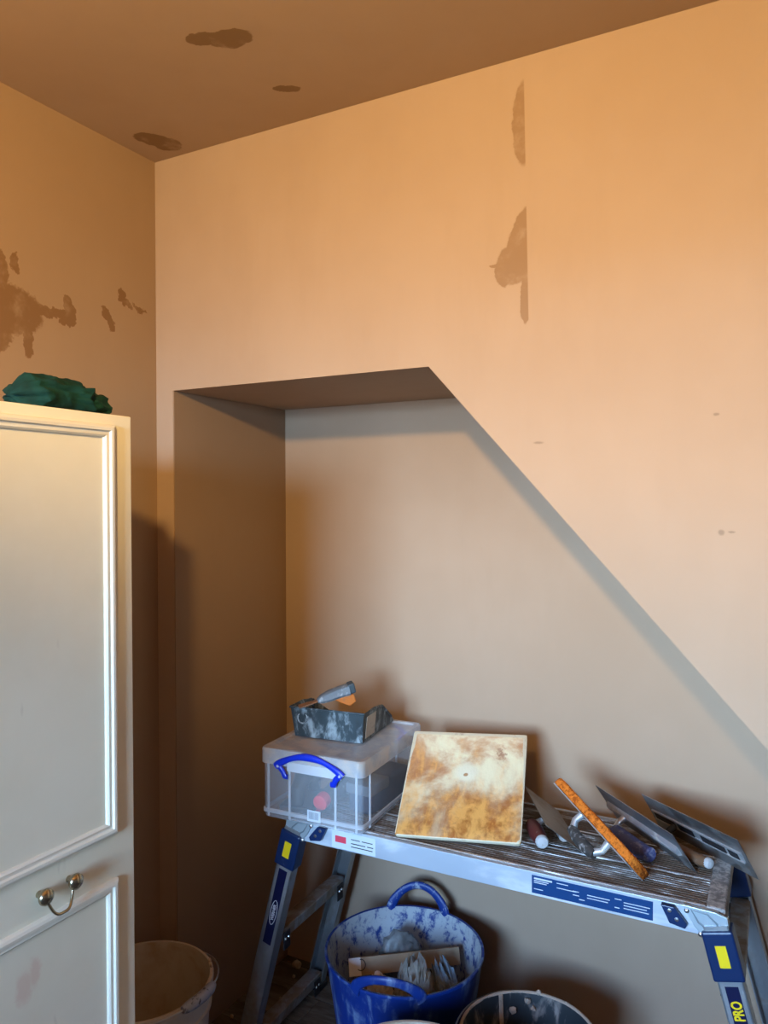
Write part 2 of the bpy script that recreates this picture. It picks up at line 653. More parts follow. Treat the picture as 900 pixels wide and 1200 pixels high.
def rag(m, y0, y1, xc, zc, rx, rz, seed, nl=70, na=64, taper=0.35):
    rings = []
    for i in range(nl + 1):
        s = i / nl
        env = (min(1, s / 0.22 + 0.02) ** 0.5) * (min(1, (1 - s) / taper + 0.3) ** 0.5)
        ring = []
        for j in range(na):
            a = 2 * PI * j / na
            p = Vector((math.cos(a) * 1.2 + seed, s * 1.5, math.sin(a) * 1.5))
            fold = 1 - abs(noise.noise(Vector((p.x * 0.9 + s * 1.2, p.y * 0.9, p.z * 2.0)))) * 2.0
            fold2 = 1 - abs(noise.noise(p * 2.3 + Vector((3, 1, 7)))) * 2.0
            fold3 = 1 - abs(noise.noise(p * 5.0 + Vector((1, 4, 2)))) * 2.0
            r = env * (0.84 + 0.20 * fold + 0.12 * fold2 + 0.025 * fold3)
            x = xc + rx * r * math.cos(a) + 0.012 * noise.noise(Vector((s * 3, seed, 1)))
            z = zc + rz * r * math.sin(a)
            yy = y0 + (y1 - y0) * s + 0.014 * noise.noise(p * 1.4 + Vector((9, 0, 0)))
            ring.append((x, yy, max(z, WTZ + 0.0005)))
        rings.append(ring)
    m.loft(rings)


m = MB()
rag(m, -0.768, -0.628, 0.45, WTZ + 0.016, 0.045, 0.036, 2.3, taper=0.12)
rag(m, -0.69, -0.585, 0.445, WTZ + 0.008, 0.036, 0.028, 8.1, taper=0.03)
cl = m.build('cloth', MAT['green'], None, True, 180)
tag(cl, 'dark green crumpled cloth lying on top of the wardrobe', 'cloth')

# ------------------------------------------------------------------ work platform
ALU = smeared('aluminium', (0.78, 0.80, 0.83), (0.62, 0.60, 0.57), 9, 0.52, 0.70, (1, 1, 1), 0.38, 0.85, 0.8, 0.7, 0.05,
              (0.66, 0.69, 0.73))
RAILM = smeared('rail_aluminium', (0.40, 0.47, 0.56), (0.62, 0.66, 0.70), 9, 0.50, 0.62, (0.35, 1, 1.4), 0.5, 0.35, 0.75, 0.8, 0.05, (0.50, 0.56, 0.64))
DECKM = smeared('ribbed_deck', (0.46, 0.45, 0.45), (0.125, 0.080, 0.050), 26, 0.36, 0.54, (0.22, 1.3, 1), 0.42, 0.7, 0.85, 0.97, 0.1)
LEGM = smeared('leg_aluminium', (0.40, 0.43, 0.46), (0.22, 0.18, 0.14), 10, 0.46, 0.66, (1, 1, 0.5), 0.42, 0.8, 0.8, 0.8, 0.05)
RUNGM = smeared('rung_aluminium', (0.32, 0.33, 0.34), (0.20, 0.145, 0.10), 14, 0.40, 0.58, (1, 1, 1), 0.5, 0.6, 0.85, 0.9, 0.05)
CASTM = smeared('cast_bracket', (0.50, 0.60, 0.66), (0.34, 0.38, 0.40), 22, 0.55, 0.72, (1, 1, 1), 0.38, 0.5, 0.7, 0.8, 0.1)
CAPM = smeared('end_cap_rubber', (0.20, 0.20, 0.20), (0.52, 0.50, 0.48), 60, 0.40, 0.62, (1, 1, 1), 0.8, 0, 0.9, 1.0, 0.5)
STRIPM = smeared('bright_channel', (0.72, 0.74, 0.77), (0.22, 0.16, 0.12), 30, 0.52, 0.66, (0.5, 1, 1), 0.35, 0.6, 0.8, 0.9, 0.05)
BOSSM = plain('cast_bracket_ridge', (0.26, 0.33, 0.38), 0.45, 0.3)
BLUEP = smeared('blue_plastic', (0.004, 0.022, 0.090), (0.14, 0.20, 0.28), 30, 0.62, 0.75, (1, 1, 1), 0.35, 0, 0.7, 0.7, 0.05)
NAVY = plain('navy_sticker', (0.003, 0.006, 0.045), 0.35)
STICK = smeared('blue_sticker', (0.003, 0.045, 0.17), (0.03, 0.11, 0.26), 20, 0.55, 0.75, (0.4, 1, 1), 0.35, 0, 0.6, 0.6, 0.0)
YEL = plain('yellow_label', (0.90, 0.66, 0.01), 0.4)
WHT = plain('white_print', (0.62, 0.68, 0.74), 0.5)
RED = plain('red_print', (0.75, 0.06, 0.10), 0.45)
BLK = plain('black_print', (0.02, 0.02, 0.025), 0.5)
STEEL = plain('bolt_steel', (0.62, 0.63, 0.64), 0.3, 1.0)
RUB = plain('black_rubber', (0.02, 0.02, 0.02), 0.7)

PX0, PX1 = 0.392, 1.418         # deck ends
PH = 0.69
prz = 0.022
plat = thing('work_platform', 'folding aluminium work platform with ribbed deck and blue leg sleeves, set in the recess',
             'work platform', (0.905, 0.252, 0), prz)
PT = world_mx(plat)
hx = (PX1 - PX0) / 2
YF, YB = -0.176, 0.176
pw = (YB - YF - 0.010) / 3
for i in range(3):
    y0 = YF + 0.001 + i * (pw + 0.0035)
    prof = [(y0, PH - 0.026), (y0, PH - 0.002)]
    lip = 0.007
    prof += [(y0 + 0.0005, PH), (y0 + lip, PH)]
    yy = y0 + lip + 0.001
    nr = 11
    rp = (pw - lip - 0.002) / nr
    for q in range(nr):
        prof += [(yy, PH - 0.004), (yy + rp * 0.3, PH - 0.004), (yy + rp * 0.42, PH - 0.0008), (yy + rp * 0.88, PH - 0.0008)]
        yy += rp
    prof += [(y0 + pw, PH - 0.003), (y0 + pw, PH - 0.026)]
    m = MB(PT)
    m.prism(prof, -hx + 0.002, hx - 0.035, 'x')
    dkp = m.build('deck_plank', DECKM, plat)
    m = MB(PT)
    m.box(-hx + 0.004, hx - 0.037, y0 + 0.0005, y0 + 0.0055, PH - 0.003, PH + 0.0008, 0.0004, 1)
    m.build('channel_strip', STRIPM, dkp)
for sgn in (-1, 1):
    m = MB(PT)
    xa, xb = sorted((sgn * (hx - 0.036), sgn * hx))
    m.box(xa, xb, YF, YB, PH - 0.05, PH + 0.0015, 0.004)
    m.build('end_cap', CAPM, plat)
    for yy, s2 in ((YF, -1), (YB, 1)):
        pass
for yy, s2 in ((YF, -1), (YB, 1)):
    m = MB(PT)
    a, b = sorted((yy - s2 * 0.002, yy + s2 * 0.010))
    m.box(-hx + 0.012, hx - 0.012, a, b, PH - 0.054, PH - 0.002, 0.0015)
    a, b = sorted((yy - s2 * 0.02, yy))
    m.box(-hx + 0.012, hx - 0.012, a, b, PH - 0.054, PH - 0.050)
    rail = m.build('side_rail', RAILM, plat)
    if s2 < 0:
        yf = yy - 0.0105
        zc = PH - 0.028
        q = MB(PT)
        q.box(0.125, 0.378, yf, yf + 0.001, PH - 0.048, PH - 0.009)
        st = q.build('warning_sticker', STICK, rail)
        st['label'] = 'blue instruction sticker with small white print'
        q = MB(PT)
        for (xa, xb, zo) in ((0.130, 0.170, 0.013), (0.130, 0.162, 0.008), (0.130, 0.158, 0.004), (0.180, 0.205, 0.013),
                             (0.180, 0.222, 0.003), (0.228, 0.215, 0.004), (0.228, 0.215, -0.004), (0.228, 0.240, -0.011),
                             (0.245, 0.292, 0.002), (0.245, 0.288, -0.004), (0.302, 0.316, 0.008), (0.302, 0.312, -0.010),
                             (0.320, 0.372, 0.004), (0.320, 0.366, -0.002), (0.320, 0.370, -0.008), (0.130, 0.150, -0.010)):
            hh = 0.0018 if xa < 0.131 and zo > 0.01 else 0.0008
            q.box(xa, xb, yf - 0.0004, yf + 0.0005, zc + zo - hh, zc + zo + hh)
        q.build('print', WHT, st)
        q = MB(PT)
        q.box(-0.385, -0.262, yf, yf + 0.001, PH - 0.051, PH - 0.008)
        st = q.build('maker_label', WHT, rail)
        q = MB(PT)
        q.box(-0.375, -0.344, yf - 0.0004, yf + 0.0005, PH - 0.036, PH - 0.020, 0)
        q.build('red_mark', RED, st)
        q = MB(PT)
        for (xa, xb, zo) in ((-0.33, -0.305, 0.006), (-0.30, -0.270, 0.006), (-0.33, -0.29, -0.004), (-0.285, -0.268, -0.004),
                             (-0.33, -0.27, -0.012)):
            q.box(xa, xb, yf - 0.0004, yf + 0.0005, zc + zo - 0.001, zc + zo + 0.001)
        q.build('print', BLK, st)

# end brackets, latches, leg frames
br_poly = [(-0.082, 0.004), (-0.02, 0.002), (0.002, -0.004), (0.010, -0.052), (-0.030, -0.062), (-0.058, -0.034), (-0.070, -0.012)]
la_poly = [(-0.121, 0.0), (-0.095, 0.0), (-0.070, -0.030), (-0.074, -0.039), (-0.104, -0.034)]
SPL = 0.262          # leg splay, metres outwards per metre down


def leg_frame(sgn, rungs):
    xtop = hx - 0.012
    ztop = PH - 0.045

    def lx(z):
        return sgn * (xtop + (ztop - z) * SPL)
    n_ = math.hypot(1, SPL)
    for yy, s2 in ((YF, -1), (YB, 1)):
        yo = yy + s2 * 0.004
        # bracket plate
        m = MB(PT)
        poly = [(sgn * (hx + 0.002 + a), PH + b - 0.002) for a, b in br_poly]
        ya, yb = sorted((yy + s2 * 0.010, yy + s2 * 0.017))
        m.prism(poly, ya, yb, 'y', 0.0012)
        bk = m.build('end_bracket', CASTM, plat)
        m = MB(PT)
        ring = [(sgn * (hx - 0.062 + a), PH + b) for a, b in
                ((0.0, -0.004), (0.030, -0.006), (0.048, -0.022), (0.050, -0.034), (0.034, -0.038), (0.014, -0.026))]
        ya, yb = sorted((yy + s2 * 0.0165, yy + s2 * 0.0195))
        m.tube([(a_, (ya + yb) / 2 - s2 * 0.001, b_) for a_, b_ in ring], 0.0022, 6, loop=True)
        m.build('bracket_boss', BOSSM, bk, True)
        for bx, bz in ((-0.070, -0.008), (-0.044, -0.049), (0.0, -0.030)):
            m = MB(PT @ Matrix.Translation((sgn * (hx + bx), yy + s2 * 0.016, PH + bz)) @ Matrix.Rotation(PI / 2 * (1 if s2 < 0 else -1), 4, 'X'))
            m.lathe([(0.0048, 0), (0.0048, 0.002), (0.003, 0.0035), (0.0003, 0.004)], 12, cap0=True, cap1=True)
            m.build('bolt', STEEL, bk, True)
        m = MB(PT)
        poly = [(sgn * (hx + 0.002 + a), PH + b - 0.004) for a, b in la_poly]
        ya, yb = sorted((yy + s2 * 0.010, yy + s2 * 0.024))
        m.prism(poly, ya, yb, 'y', 0.002)
        lt = m.build('lock_latch', BLUEP, plat)
        for bx, bz in ((-0.102, -0.012), (-0.088, -0.027)):
            m = MB(PT @ Matrix.Translation((sgn * (hx + bx), yy + s2 * 0.0235, PH + bz)) @ Matrix.Rotation(PI / 2 * (1 if s2 < 0 else -1), 4, 'X'))
            m.lathe([(0.0042, 0), (0.004, 0.0015), (0.0003, 0.0022)], 12, cap0=True, cap1=True)
            m.build('rivet', STEEL, lt, True)
        # leg: box section along the splayed line
        ax = Vector((sgn * SPL, 0, -1)) / n_
        px = Vector((sgn * 1, 0, SPL)) / n_
        top = Vector((sgn * xtop, yo, ztop))
        LT = Matrix.Identity(4)
        for i in range(3):
            LT[i][0], LT[i][1], LT[i][2] = px[i], (0, 1, 0)[i], ax[i]
        LT.translation = top
        LM = PT @ LT
        length = ztop * n_ - 0.012
        w, dp = 0.0235, 0.016
        m = MB(LM)
        # C-section leg: front web plus two flanges turned inwards
        ywa, ywb = (-dp, -dp + 0.003) if s2 < 0 else (dp - 0.003, dp)
        m.box(-w, w, ywa, ywb, -0.02, length)
        m.box(-w, -w + 0.003, -dp, dp, -0.02, length)
        m.box(w - 0.003, w, -dp, dp, -0.02, length)
        leg = m.build('leg', LEGM, plat)
        # adjustment holes: dark plugs in the inner flange and web
        if s2 > 0:
            for t in (0.24, 0.265, 0.29, 0.40, 0.425, 0.45, 0.53, 0.555):
                q = MB(LM @ Matrix.Translation((-sgn * (w + 0.0002) * 1.0, 0, t)) @ Matrix.Rotation(-sgn * PI / 2, 4, 'Y'))
                q.lathe([(0.0055, 0), (0.0055, 0.0008)], 10, cap0=True, cap1=True)
                q.build('adjustment_hole', BLK, leg)
        m = MB(LM)
        m.box(-w - 0.006, w + 0.006, -dp - 0.006, dp + 0.006, -0.012, 0.084, 0.004)
        sl = m.build('leg_sleeve', BLUEP, leg)
        m = MB(LM)
        yf = s2 * (dp + 0.0064)
        ya, yb = sorted((yf, yf - s2 * 0.001))
        m.box(-0.010, 0.010, ya, yb, 0.014, 0.056)
        m.build('yellow_label', YEL, sl)
        # foot
        m = MB(PT)
        fx = lx(0.014)
        m.box(fx - 0.03, fx + 0.03, yo - 0.021, yo + 0.021, 0.0, 0.018, 0.004)
        m.build('foot', RUB, leg)
        # stickers on the outward web of the front legs
        if s2 < 0:
            m = MB(LM)
            m.box(-0.0125, 0.0125, -dp - 0.0007, -dp, 0.094, 0.305)
            sk = m.build('leg_sticker', NAVY, leg)
            base = LM @ Matrix.Translation((0, -dp - 0.0009, 0.0))
            if sgn > 0:
                # reads upwards along the leg
                TM = base @ Matrix(((0, -1, 0, 0.0012), (0, 0, -1, 0), (-1, 0, 0, 0.140), (0, 0, 0, 1)))
                text_mesh('lettering', 'PRO', 0.027, YEL, sk, TM, 0.72)
            else:
                q = MB(base)
                q.tube([(0.0092 * math.cos(a), 0, 0.215 + 0.034 * math.sin(a)) for a in [2 * PI * i / 28 for i in range(28)]],
                       0.0010, 6, loop=True)
                q.build('oval_logo', WHT, sk, True)
                TM = base @ Matrix(((0, 1, 0, 0), (0, 0, -1, 0), (-1, 0, 0, 0.215), (0, 0, 0, 1)))
                text_mesh('lettering', 'WERNER', 0.0115, WHT, sk, TM, 0.95)
    for z in rungs:
        m = MB(PT)
        xc_ = lx(z)
        xa, xb = xc_ - 0.020, xc_ + 0.020
        m.box(xa, xb, YF + 0.006, YB - 0.006, z - 0.014, z + 0.014, 0.002)
        rg = m.build('rung', RUNGM, plat)
        for yy, s2 in ((YF, -1), (YB, 1)):
            q = MB(PT)
            ya, yb = sorted((yy - s2 * 0.022, yy - s2 * 0.052))
            xi = xc_ - sgn * 0.0215
            xa2, xb2 = sorted((xi, xi - sgn * 0.003))
            q.box(xa2, xb2, ya, yb, z - 0.040, z + 0.006, 0.001)
            q.build('gusset', BLK, rg)
            for dy in (0.03, 0.044):
                q = MB(PT @ Matrix.Translation((xi - sgn * 0.003, yy - s2 * dy, z - 0.012)) @ Matrix.Rotation(-sgn * PI / 2, 4, 'Y'))
                q.lathe([(0.004, 0), (0.003, 0.002), (0.0003, 0.0025)], 8, cap0=True, cap1=True)
                q.build('rivet', STEEL, rg, True)


leg_frame(-1, (0.355, 0.045))
leg_frame(1, (0.545, 0.22))
# folding stay under the right-hand end
m = MB(PT)
m.tube([(hx - 0.16, 0.02, PH - 0.045), (hx + 0.03, 0.02, PH - 0.15)], 0.009, 8, sq=(1.5, 0.5))
m.build('folding_stay', LEGM, plat)

# ------------------------------------------------------------------ storage box
k = NT('clear_plastic')
v = k.coord()
nz = k.noise(v, 14, 5, 0.6)
k.set((0.74, 0.78, 0.84), 0.28, 0, 0.5)
k.b.inputs['Alpha'].default_value = 0.25
MAT['clear'] = k.m
k = NT('clear_plastic_rib')
k.set((0.80, 0.84, 0.90), 0.25, 0, 0.5)
k.b.inputs['Alpha'].default_value = 0.50
MAT['clear_rib'] = k.m
k = NT('clear_plastic_lid')
v = k.coord()
dust = k.ramp(k.noise(v, 11, 5, 0.65).outputs[0], 0.42, 0.66)
k.set(k.mix(dust, (0.70, 0.74, 0.80), (0.66, 0.56, 0.48)), 0.35, 0, 0.5)
al = k.n('MapRange')
al.inputs['To Min'].default_value = 0.42
al.inputs['To Max'].default_value = 0.70
k.l(dust, al.inputs['Value'])
k.l(al.outputs[0], k.b.inputs['Alpha'])
MAT['clear_lid'] = k.m
BLUEH = plain('blue_handle', (0.006, 0.03, 0.50), 0.3)

brz = 0.055
bw, bd, bh = 0.297, 0.372, 0.179
bc = Matrix.Translation((0.331, 0.019, PH + 0.0017)) @ Matrix.Rotation(brz, 4, 'Z')
box = thing('storage_box', 'clear plastic lidded storage box with blue clip handle on the work platform', 'storage box',
            tuple(bc @ Vector((bw / 2, bd / 2, 0))), brz)


def rrect(x0, x1, y0, y1, r, z, n=4):
    pts = []
    for cx, cy, a0 in ((x1 - r, y1 - r, 0), (x0 + r, y1 - r, PI / 2), (x0 + r, y0 + r, PI), (x1 - r, y0 + r, 1.5 * PI)):
        for i in range(n + 1):
            a = a0 + PI / 2 * i / n
            pts.append((cx + r * math.cos(a), cy + r * math.sin(a), z))
    return pts


def shell(m, levels, r=0.012):
    m.loft([rrect(e, bw - e, e, bd - e, max(r - max(e - 0.0, 0) * 0.2, 0.003), z) for e, z in levels], cap=False)


m = MB(bc)
shell(m, [(0.016, 0.0), (0.008, 0.001), (0.006, 0.010), (0.006, 0.156)])
m.face([m.v(p) for p in rrect(0.008, bw - 0.008, 0.008, bd - 0.008, 0.012, 0.0015)])
body = m.build('box_body', MAT['clear'], box, True, 40)
# reinforcing ribs, one mesh each
for xx in (0.020, 0.083, 0.215, bw - 0.024):
    for yy in (0.0035, bd - 0.0075):
        m = MB(bc)
        m.box(xx, xx + 0.006, yy, yy + 0.004, 0.004, 0.150, 0.001)
        m.build('rib', MAT['clear_rib'], body)
for yy in (0.045, bd - 0.05):
    m = MB(bc)
    m.box(bw - 0.0075, bw - 0.0035, yy, yy + 0.006, 0.004, 0.150, 0.001)
    m.build('rib', MAT['clear_rib'], body)
m = MB(bc)
m.loft([rrect(e, bw - e, e, bd - e, 0.012, z) for e, z in ((0.006, 0.012), (0.003, 0.014), (0.003, 0.022), (0.006, 0.024))], cap=False)
m.build('foot_rim', MAT['clear_rib'], body, True, 40)
m = MB(bc)
shell(m, [(0.0045, 0.139), (0.0, 0.140), (0.0, bh - 0.004), (0.003, bh), (0.014, bh), (0.018, bh - 0.005), (0.022, bh - 0.005)], 0.016)
m.face([m.v(p) for p in rrect(0.022, bw - 0.022, 0.022, bd - 0.022, 0.012, bh - 0.005)])
lid = m.build('lid', MAT['clear_lid'], box, True, 40)
m = MB(bc)
m.box(0.083, 0.238, -0.0025, 0.001, 0.129, 0.153, 0.001)
m.build('clip_plate', MAT['clear_rib'], lid)
for yy, s2 in ((-0.005, -1), (bd + 0.005, 1)):
    m = MB(bc)
    pts, rad = [], []
    for i in range(25):
        a = i / 24
        xx = 0.052 + 0.192 * a
        zz = 0.139 + 0.034 * math.sin(PI * a) ** 0.8
        pts.append((xx, yy, zz))
        rad.append(0.0085 + 0.0012 * math.cos(2 * PI * a * 2))
    m.tube(pts, rad, 10, sq=(0.65, 1.0))
    for xx in (0.060, 0.236):
        s3 = 1 if xx < 0.1 else -1
        m.tube([(xx, yy, 0.141), (xx + s3 * 0.012, yy, 0.129), (xx + s3 * 0.018, yy + 0.001, 0.115), (xx + s3 * 0.026, yy + 0.003, 0.115)],
               0.0075, 8, sq=(0.6, 1.0))
    hd = m.build('clip_handle', BLUEH, box, True, 60)
    hd['label'] = 'blue arched clip handle'
    if s2 < 0:
        for xx in (0.060, 0.238):
            q = MB(bc @ Matrix.Translation((xx, -0.0098, 0.141)) @ Matrix.Rotation(PI / 2, 4, 'X'))
            q.lathe([(0.0042, 0), (0.0036, 0.0015), (0.0003, 0.002)], 12, cap0=True, cap1=True)
            q.build('pivot_pin', MAT['clear_rib'], hd, True)
m = MB(bc)
m.box(0.139, 0.177, 0.0022, 0.0034, 0.012, 0.040)
lb = m.build('barcode_label', WHT, body)
m = MB(bc)
xx = 0.144
while xx < 0.171:
    w = random.choice((0.0006, 0.0010, 0.0016))
    m.box(xx, xx + w, 0.0018, 0.0030, 0.018, 0.036)
    xx += w + random.choice((0.0009, 0.0014))
m.build('bars', plain('grey_bars', (0.25, 0.27, 0.32), 0.5), lb)


# things inside the box
def in_box(x, y, z=0.003):
    return tuple(bc @ Vector((x, y, z)))


DARKG = smeared('dark_tool', (0.045, 0.055, 0.065), (0.4, 0.42, 0.45), 20, 0.58, 0.72, rough=0.5)
t = thing('sealant_cartridge', 'dark cartridge tube with red cap seen through the clear box', 'tube', in_box(0.155, 0.06))
q = MB(Matrix.Translation(in_box(0.158, 0.055, 0.045)) @ Matrix.Rotation(brz, 4, 'Z') @ Matrix.Rotation(-PI / 2 + 0.12, 4, 'X'))
q.lathe([(0.024, 0), (0.025, 0.004), (0.025, 0.20), (0.02, 0.205)], 20, cap0=True, cap1=True)
q.build('tube_body', DARKG, t, True)
q.T = Matrix.Identity(4)
q = MB(Matrix.Translation(in_box(0.158, 0.030, 0.048)) @ Matrix.Rotation(brz, 4, 'Z') @ Matrix.Rotation(-PI / 2 + 0.12, 4, 'X'))
q.lathe([(0.014, 0), (0.019, 0.002), (0.020, 0.010), (0.020, 0.026), (0.016, 0.028)], 20, cap0=True, cap1=True)
REDC = plain('red_cap', (0.75, 0.03, 0.05), 0.35)
cp = q.build('cap', REDC, t, True)
q = MB(Matrix.Translation(in_box(0.158, 0.022, 0.0)) @ Matrix.Rotation(brz, 4, 'Z'))
q.box(-0.006, 0.006, -0.002, 0.004, 0.006, 0.036, 0.002)
q.build('cap_strap', REDC, cp)
t = thing('sanding_block', 'dark grey hand sander lying in the clear box', 'sander', in_box(0.09, 0.08))
q = MB(Matrix.Translation(in_box(0.070, 0.110, 0.003)) @ Matrix.Rotation(brz + 0.12, 4, 'Z'))
q.box(-0.045, 0.045, -0.07, 0.07, 0, 0.02, 0.004)
q.build('sanding_base', DARKG, t)
q.T = Matrix.Identity(4)
q = MB(Matrix.Translation(in_box(0.070, 0.110, 0.003)) @ Matrix.Rotation(brz + 0.12, 4, 'Z'))
q.tube([(0, -0.055, 0.02), (0, -0.05, 0.055), (0, -0.02, 0.078), (0, 0.03, 0.078), (0, 0.055, 0.05), (0, 0.058, 0.02)],
       [0.016, 0.02, 0.023, 0.023, 0.02, 0.016], 12)
q.build('grip', DARKG, t, True)
t = thing('tool_pouch', 'dark blue tool pouch in the clear box behind the red cap', 'pouch', in_box(0.2, 0.2))
q = MB(Matrix.Translation(in_box(0.240, 0.22, 0.003)) @ Matrix.Rotation(brz - 0.1, 4, 'Z'))
q.box(-0.036, 0.036, -0.11, 0.10, 0, 0.075, 0.012, 3)
q.build('pouch_body', plain('dark_blue_fabric', (0.05, 0.07, 0.11), 0.8), t, True)
q = MB(Matrix.Translation(in_box(0.240, 0.22, 0.003)) @ Matrix.Rotation(brz - 0.1, 4, 'Z'))
q.box(-0.039, 0.039, -0.116, -0.02, 0.05, 0.079, 0.006, 2)
q.build('pouch_flap', plain('grey_fabric', (0.16, 0.18, 0.21), 0.8), t, True)

# ------------------------------------------------------------------ roller tray + scraper on the lid
BLACKP = smeared('black_tray', (0.022, 0.032, 0.040), (0.36, 0.43, 0.47), 30, 0.47, 0.64, (1, 1, 0.45), 0.5, 0, 0.85, 0.8, 0.15,
                 (0.035, 0.055, 0.066))
trz = 0.12
LZ = PH + 0.0017 + bh + 0.0005
tm_ = Matrix.Translation((0.357, 0.140, LZ)) @ Matrix.Rotation(trz, 4, 'Z')
tray = thing('roller_tray', 'black plastic paint tray streaked with plaster on the clear box lid', 'paint tray',
             (0.357, 0.140, LZ), trz)
tw = 0.196
TPROF = [(0.0, 0.078), (0.06, 0.078), (0.105, 0.076), (0.125, 0.066), (0.21, 0.014), (0.225, 0.006)]


def tray_sec(y, z, e, top):
    """one cross-section (open U) at depth y with rim height z"""
    fl = 0.10 * z
    b = e
    return [(-fl + e, y, z), (b, y, e), (tw - b, y, e), (tw + fl - e, y, z)]


m = MB(tm_)
th = 0.003
outer = [tray_sec(y - 0.012 * (z / 0.078) * (1 if i == 0 else 0), z, 0.0, z) for i, (y, z) in enumerate(TPROF)]
outer[0] = [(-0.008, -0.010, 0.078), (0, 0, 0), (tw, 0, 0), (tw + 0.008, -0.010, 0.078)]
inner = [[(p[0] + (th if i_ < 2 else -th), p[1] + (th if k_ == 0 else 0), max(p[2], 0.0) if i_ in (0, 3) else th) for i_, p in enumerate(s_)]
         for k_, s_ in enumerate(outer)]
O = [[m.v(p) for p in s_] for s_ in outer]
I = [[m.v(p) for p in s_] for s_ in inner]
for a, b in zip(O[:-1], O[1:]):
    for j in range(3):
        m.face([a[j], a[j + 1], b[j + 1], b[j]])
for a, b in zip(I[:-1], I[1:]):
    for j in range(3):
        m.face([a[j + 1], a[j], b[j], b[j + 1]])
for a, b, i, j in ((O, I, 0, 0), (O, I, 3, 3)):
    for q in range(len(O) - 1):
        m.face([a[q][i], b[q][i], b[q + 1][i], a[q + 1][i]])
m.face([O[0][3], O[0][2], O[0][1], O[0][0]])
m.face([I[0][0], I[0][1], I[0][2], I[0][3]])
m.face([O[0][0], O[0][3], I[0][3], I[0][0]])
e = len(O) - 1
m.face([O[e][0], O[e][1], O[e][2], O[e][3]])
ty = m.build('tray_body', BLACKP, tray)
m = MB(tm_)
m.tube([(-0.012, 0.12, 0.0675), (-0.009, 0.06, 0.079), (-0.010, -0.010, 0.079), (tw + 0.010, -0.010, 0.079), (tw + 0.009, 0.06, 0.079), (tw + 0.008, 0.118, 0.071), (tw + 0.003, 0.20, 0.020)], 0.0032, 8)
m.build('rim', BLACKP, ty, True)
m = MB(tm_ @ Matrix.Translation((0.026, -0.0075, 0.052)) @ Matrix.Rotation(PI / 2 - 0.12, 4, 'X'))
m.tube([(0.014 * math.cos(a), 0.014 * math.sin(a), 0) for a in [2 * PI * i / 24 for i in range(24)]], 0.002, 6, loop=True)
m.build('hanging_eye', smeared('eye_smear', (0.1, 0.13, 0.15), (0.45, 0.5, 0.53), 40, 0.4, 0.6), ty, True)
m = MB(tm_)
m.poly([(tw + 0.0012, 0.016, 0.008), (tw + 0.0012, 0.078, 0.008), (tw + 0.0072, 0.078, 0.066), (tw + 0.0072, 0.016, 0.066)])
m.prism([(tw + 0.0008, 0.008), (tw + 0.0016, 0.008), (tw + 0.0076, 0.066), (tw + 0.0068, 0.066)], 0.016, 0.078, 'y')
m.build('side_sticker', smeared('cream_sticker', (0.50, 0.45, 0.38), (0.22, 0.2, 0.18), 30, 0.55, 0.72), ty)
m = MB(tm_)
m.box(0.040, 0.046, 0.02, 0.026, 0.0, 0.098, 0.002)
m.build('roller_hook', RUB, ty)

GREYG = smeared('grey_grip', (0.16, 0.19, 0.22), (0.40, 0.44, 0.47), 40, 0.5, 0.66, rough=0.6)
ORG = smeared('orange_grip', (0.62, 0.17, 0.025), (0.3, 0.16, 0.09), 40, 0.52, 0.7, rough=0.55)
RUST = smeared('rusty_blade', (0.28, 0.13, 0.06), (0.14, 0.10, 0.08), 40, 0.45, 0.65, rough=0.6)
A0 = Vector((0.392, 0.128, LZ + 0.0835))
A1 = Vector((0.496, 0.215, LZ + 0.120))
ax = (A1 - A0).normalized()
sd = ax.cross(Vector((0, 0, 1))).normalized()
up = sd.cross(ax)
SM = Matrix.Identity(4)
for i in range(3):
    SM[i][0], SM[i][1], SM[i][2] = ax[i], sd[i], up[i]
SM.translation = A0
scr = thing('hand_scraper', 'grey and orange gripped scraper resting across the black tray', 'scraper', tuple(A0))
L = (A1 - A0).length
m = MB(SM)
rg = []
for s, w, z0, z1 in ((0.040, 0.010, 0.0, 0.010), (0.052, 0.015, -0.003, 0.016), (0.075, 0.017, -0.004, 0.021), (0.105, 0.016, -0.003, 0.023),
                     (0.125, 0.017, -0.004, 0.023), (L - 0.012, 0.018, -0.004, 0.022)):
    w *= 1.25
    rg.append([(s, -w, z0 + 0.006), (s, -w * 0.75, z0), (s, w * 0.75, z0), (s, w, z0 + 0.006), (s, w * 0.85, z1 - 0.003), (s, w * 0.5, z1), (s, -w * 0.5, z1),
               (s, -w * 0.85, z1 - 0.003)])
m.loft(rg)
m.build('grip', GREYG, scr, True, 45)
m = MB(SM)
m.box(L - 0.014, L + 0.004, -0.0185, 0.0185, -0.002, 0.025, 0.004)
m.build('grip_cap', plain('grip_cap', (0.05, 0.075, 0.09), 0.5), scr)
m = MB(SM)
m.prism([(0.08, -0.003), (L - 0.004, -0.004), (L - 0.002, -0.026), (L - 0.022, -0.034), (0.11, -0.026)], -0.012, 0.012, 'y', 0.003)
m.build('lower_grip', ORG, scr)
m = MB(SM)
m.prism([(-0.012, -0.016), (-0.012, 0.016), (0.012, 0.014), (0.045, 0.008), (0.060, 0.008), (0.060, -0.008), (0.045, -0.008), (0.012, -0.014)], 0.003, 0.0065, 'z', 0.0005)
m.build('blade', RUST, scr)

# ------------------------------------------------------------------ plasterer's hawk
k = NT('hawk_face')
v = k.coord()
a = k.noise(v, 6.5, 6, 0.6, 0.35)
b = k.noise(k.coord((2.2, 0.8, 1), (0, 0, 0.55)), 13, 5, 0.6, 0.5)
c2 = k.noise(v, 40, 5, 0.65, 0.4)
t_ = k.n('TexCoord')
sp = k.n('SeparateXYZ')
k.l(t_.outputs['Object'], sp.inputs[0])
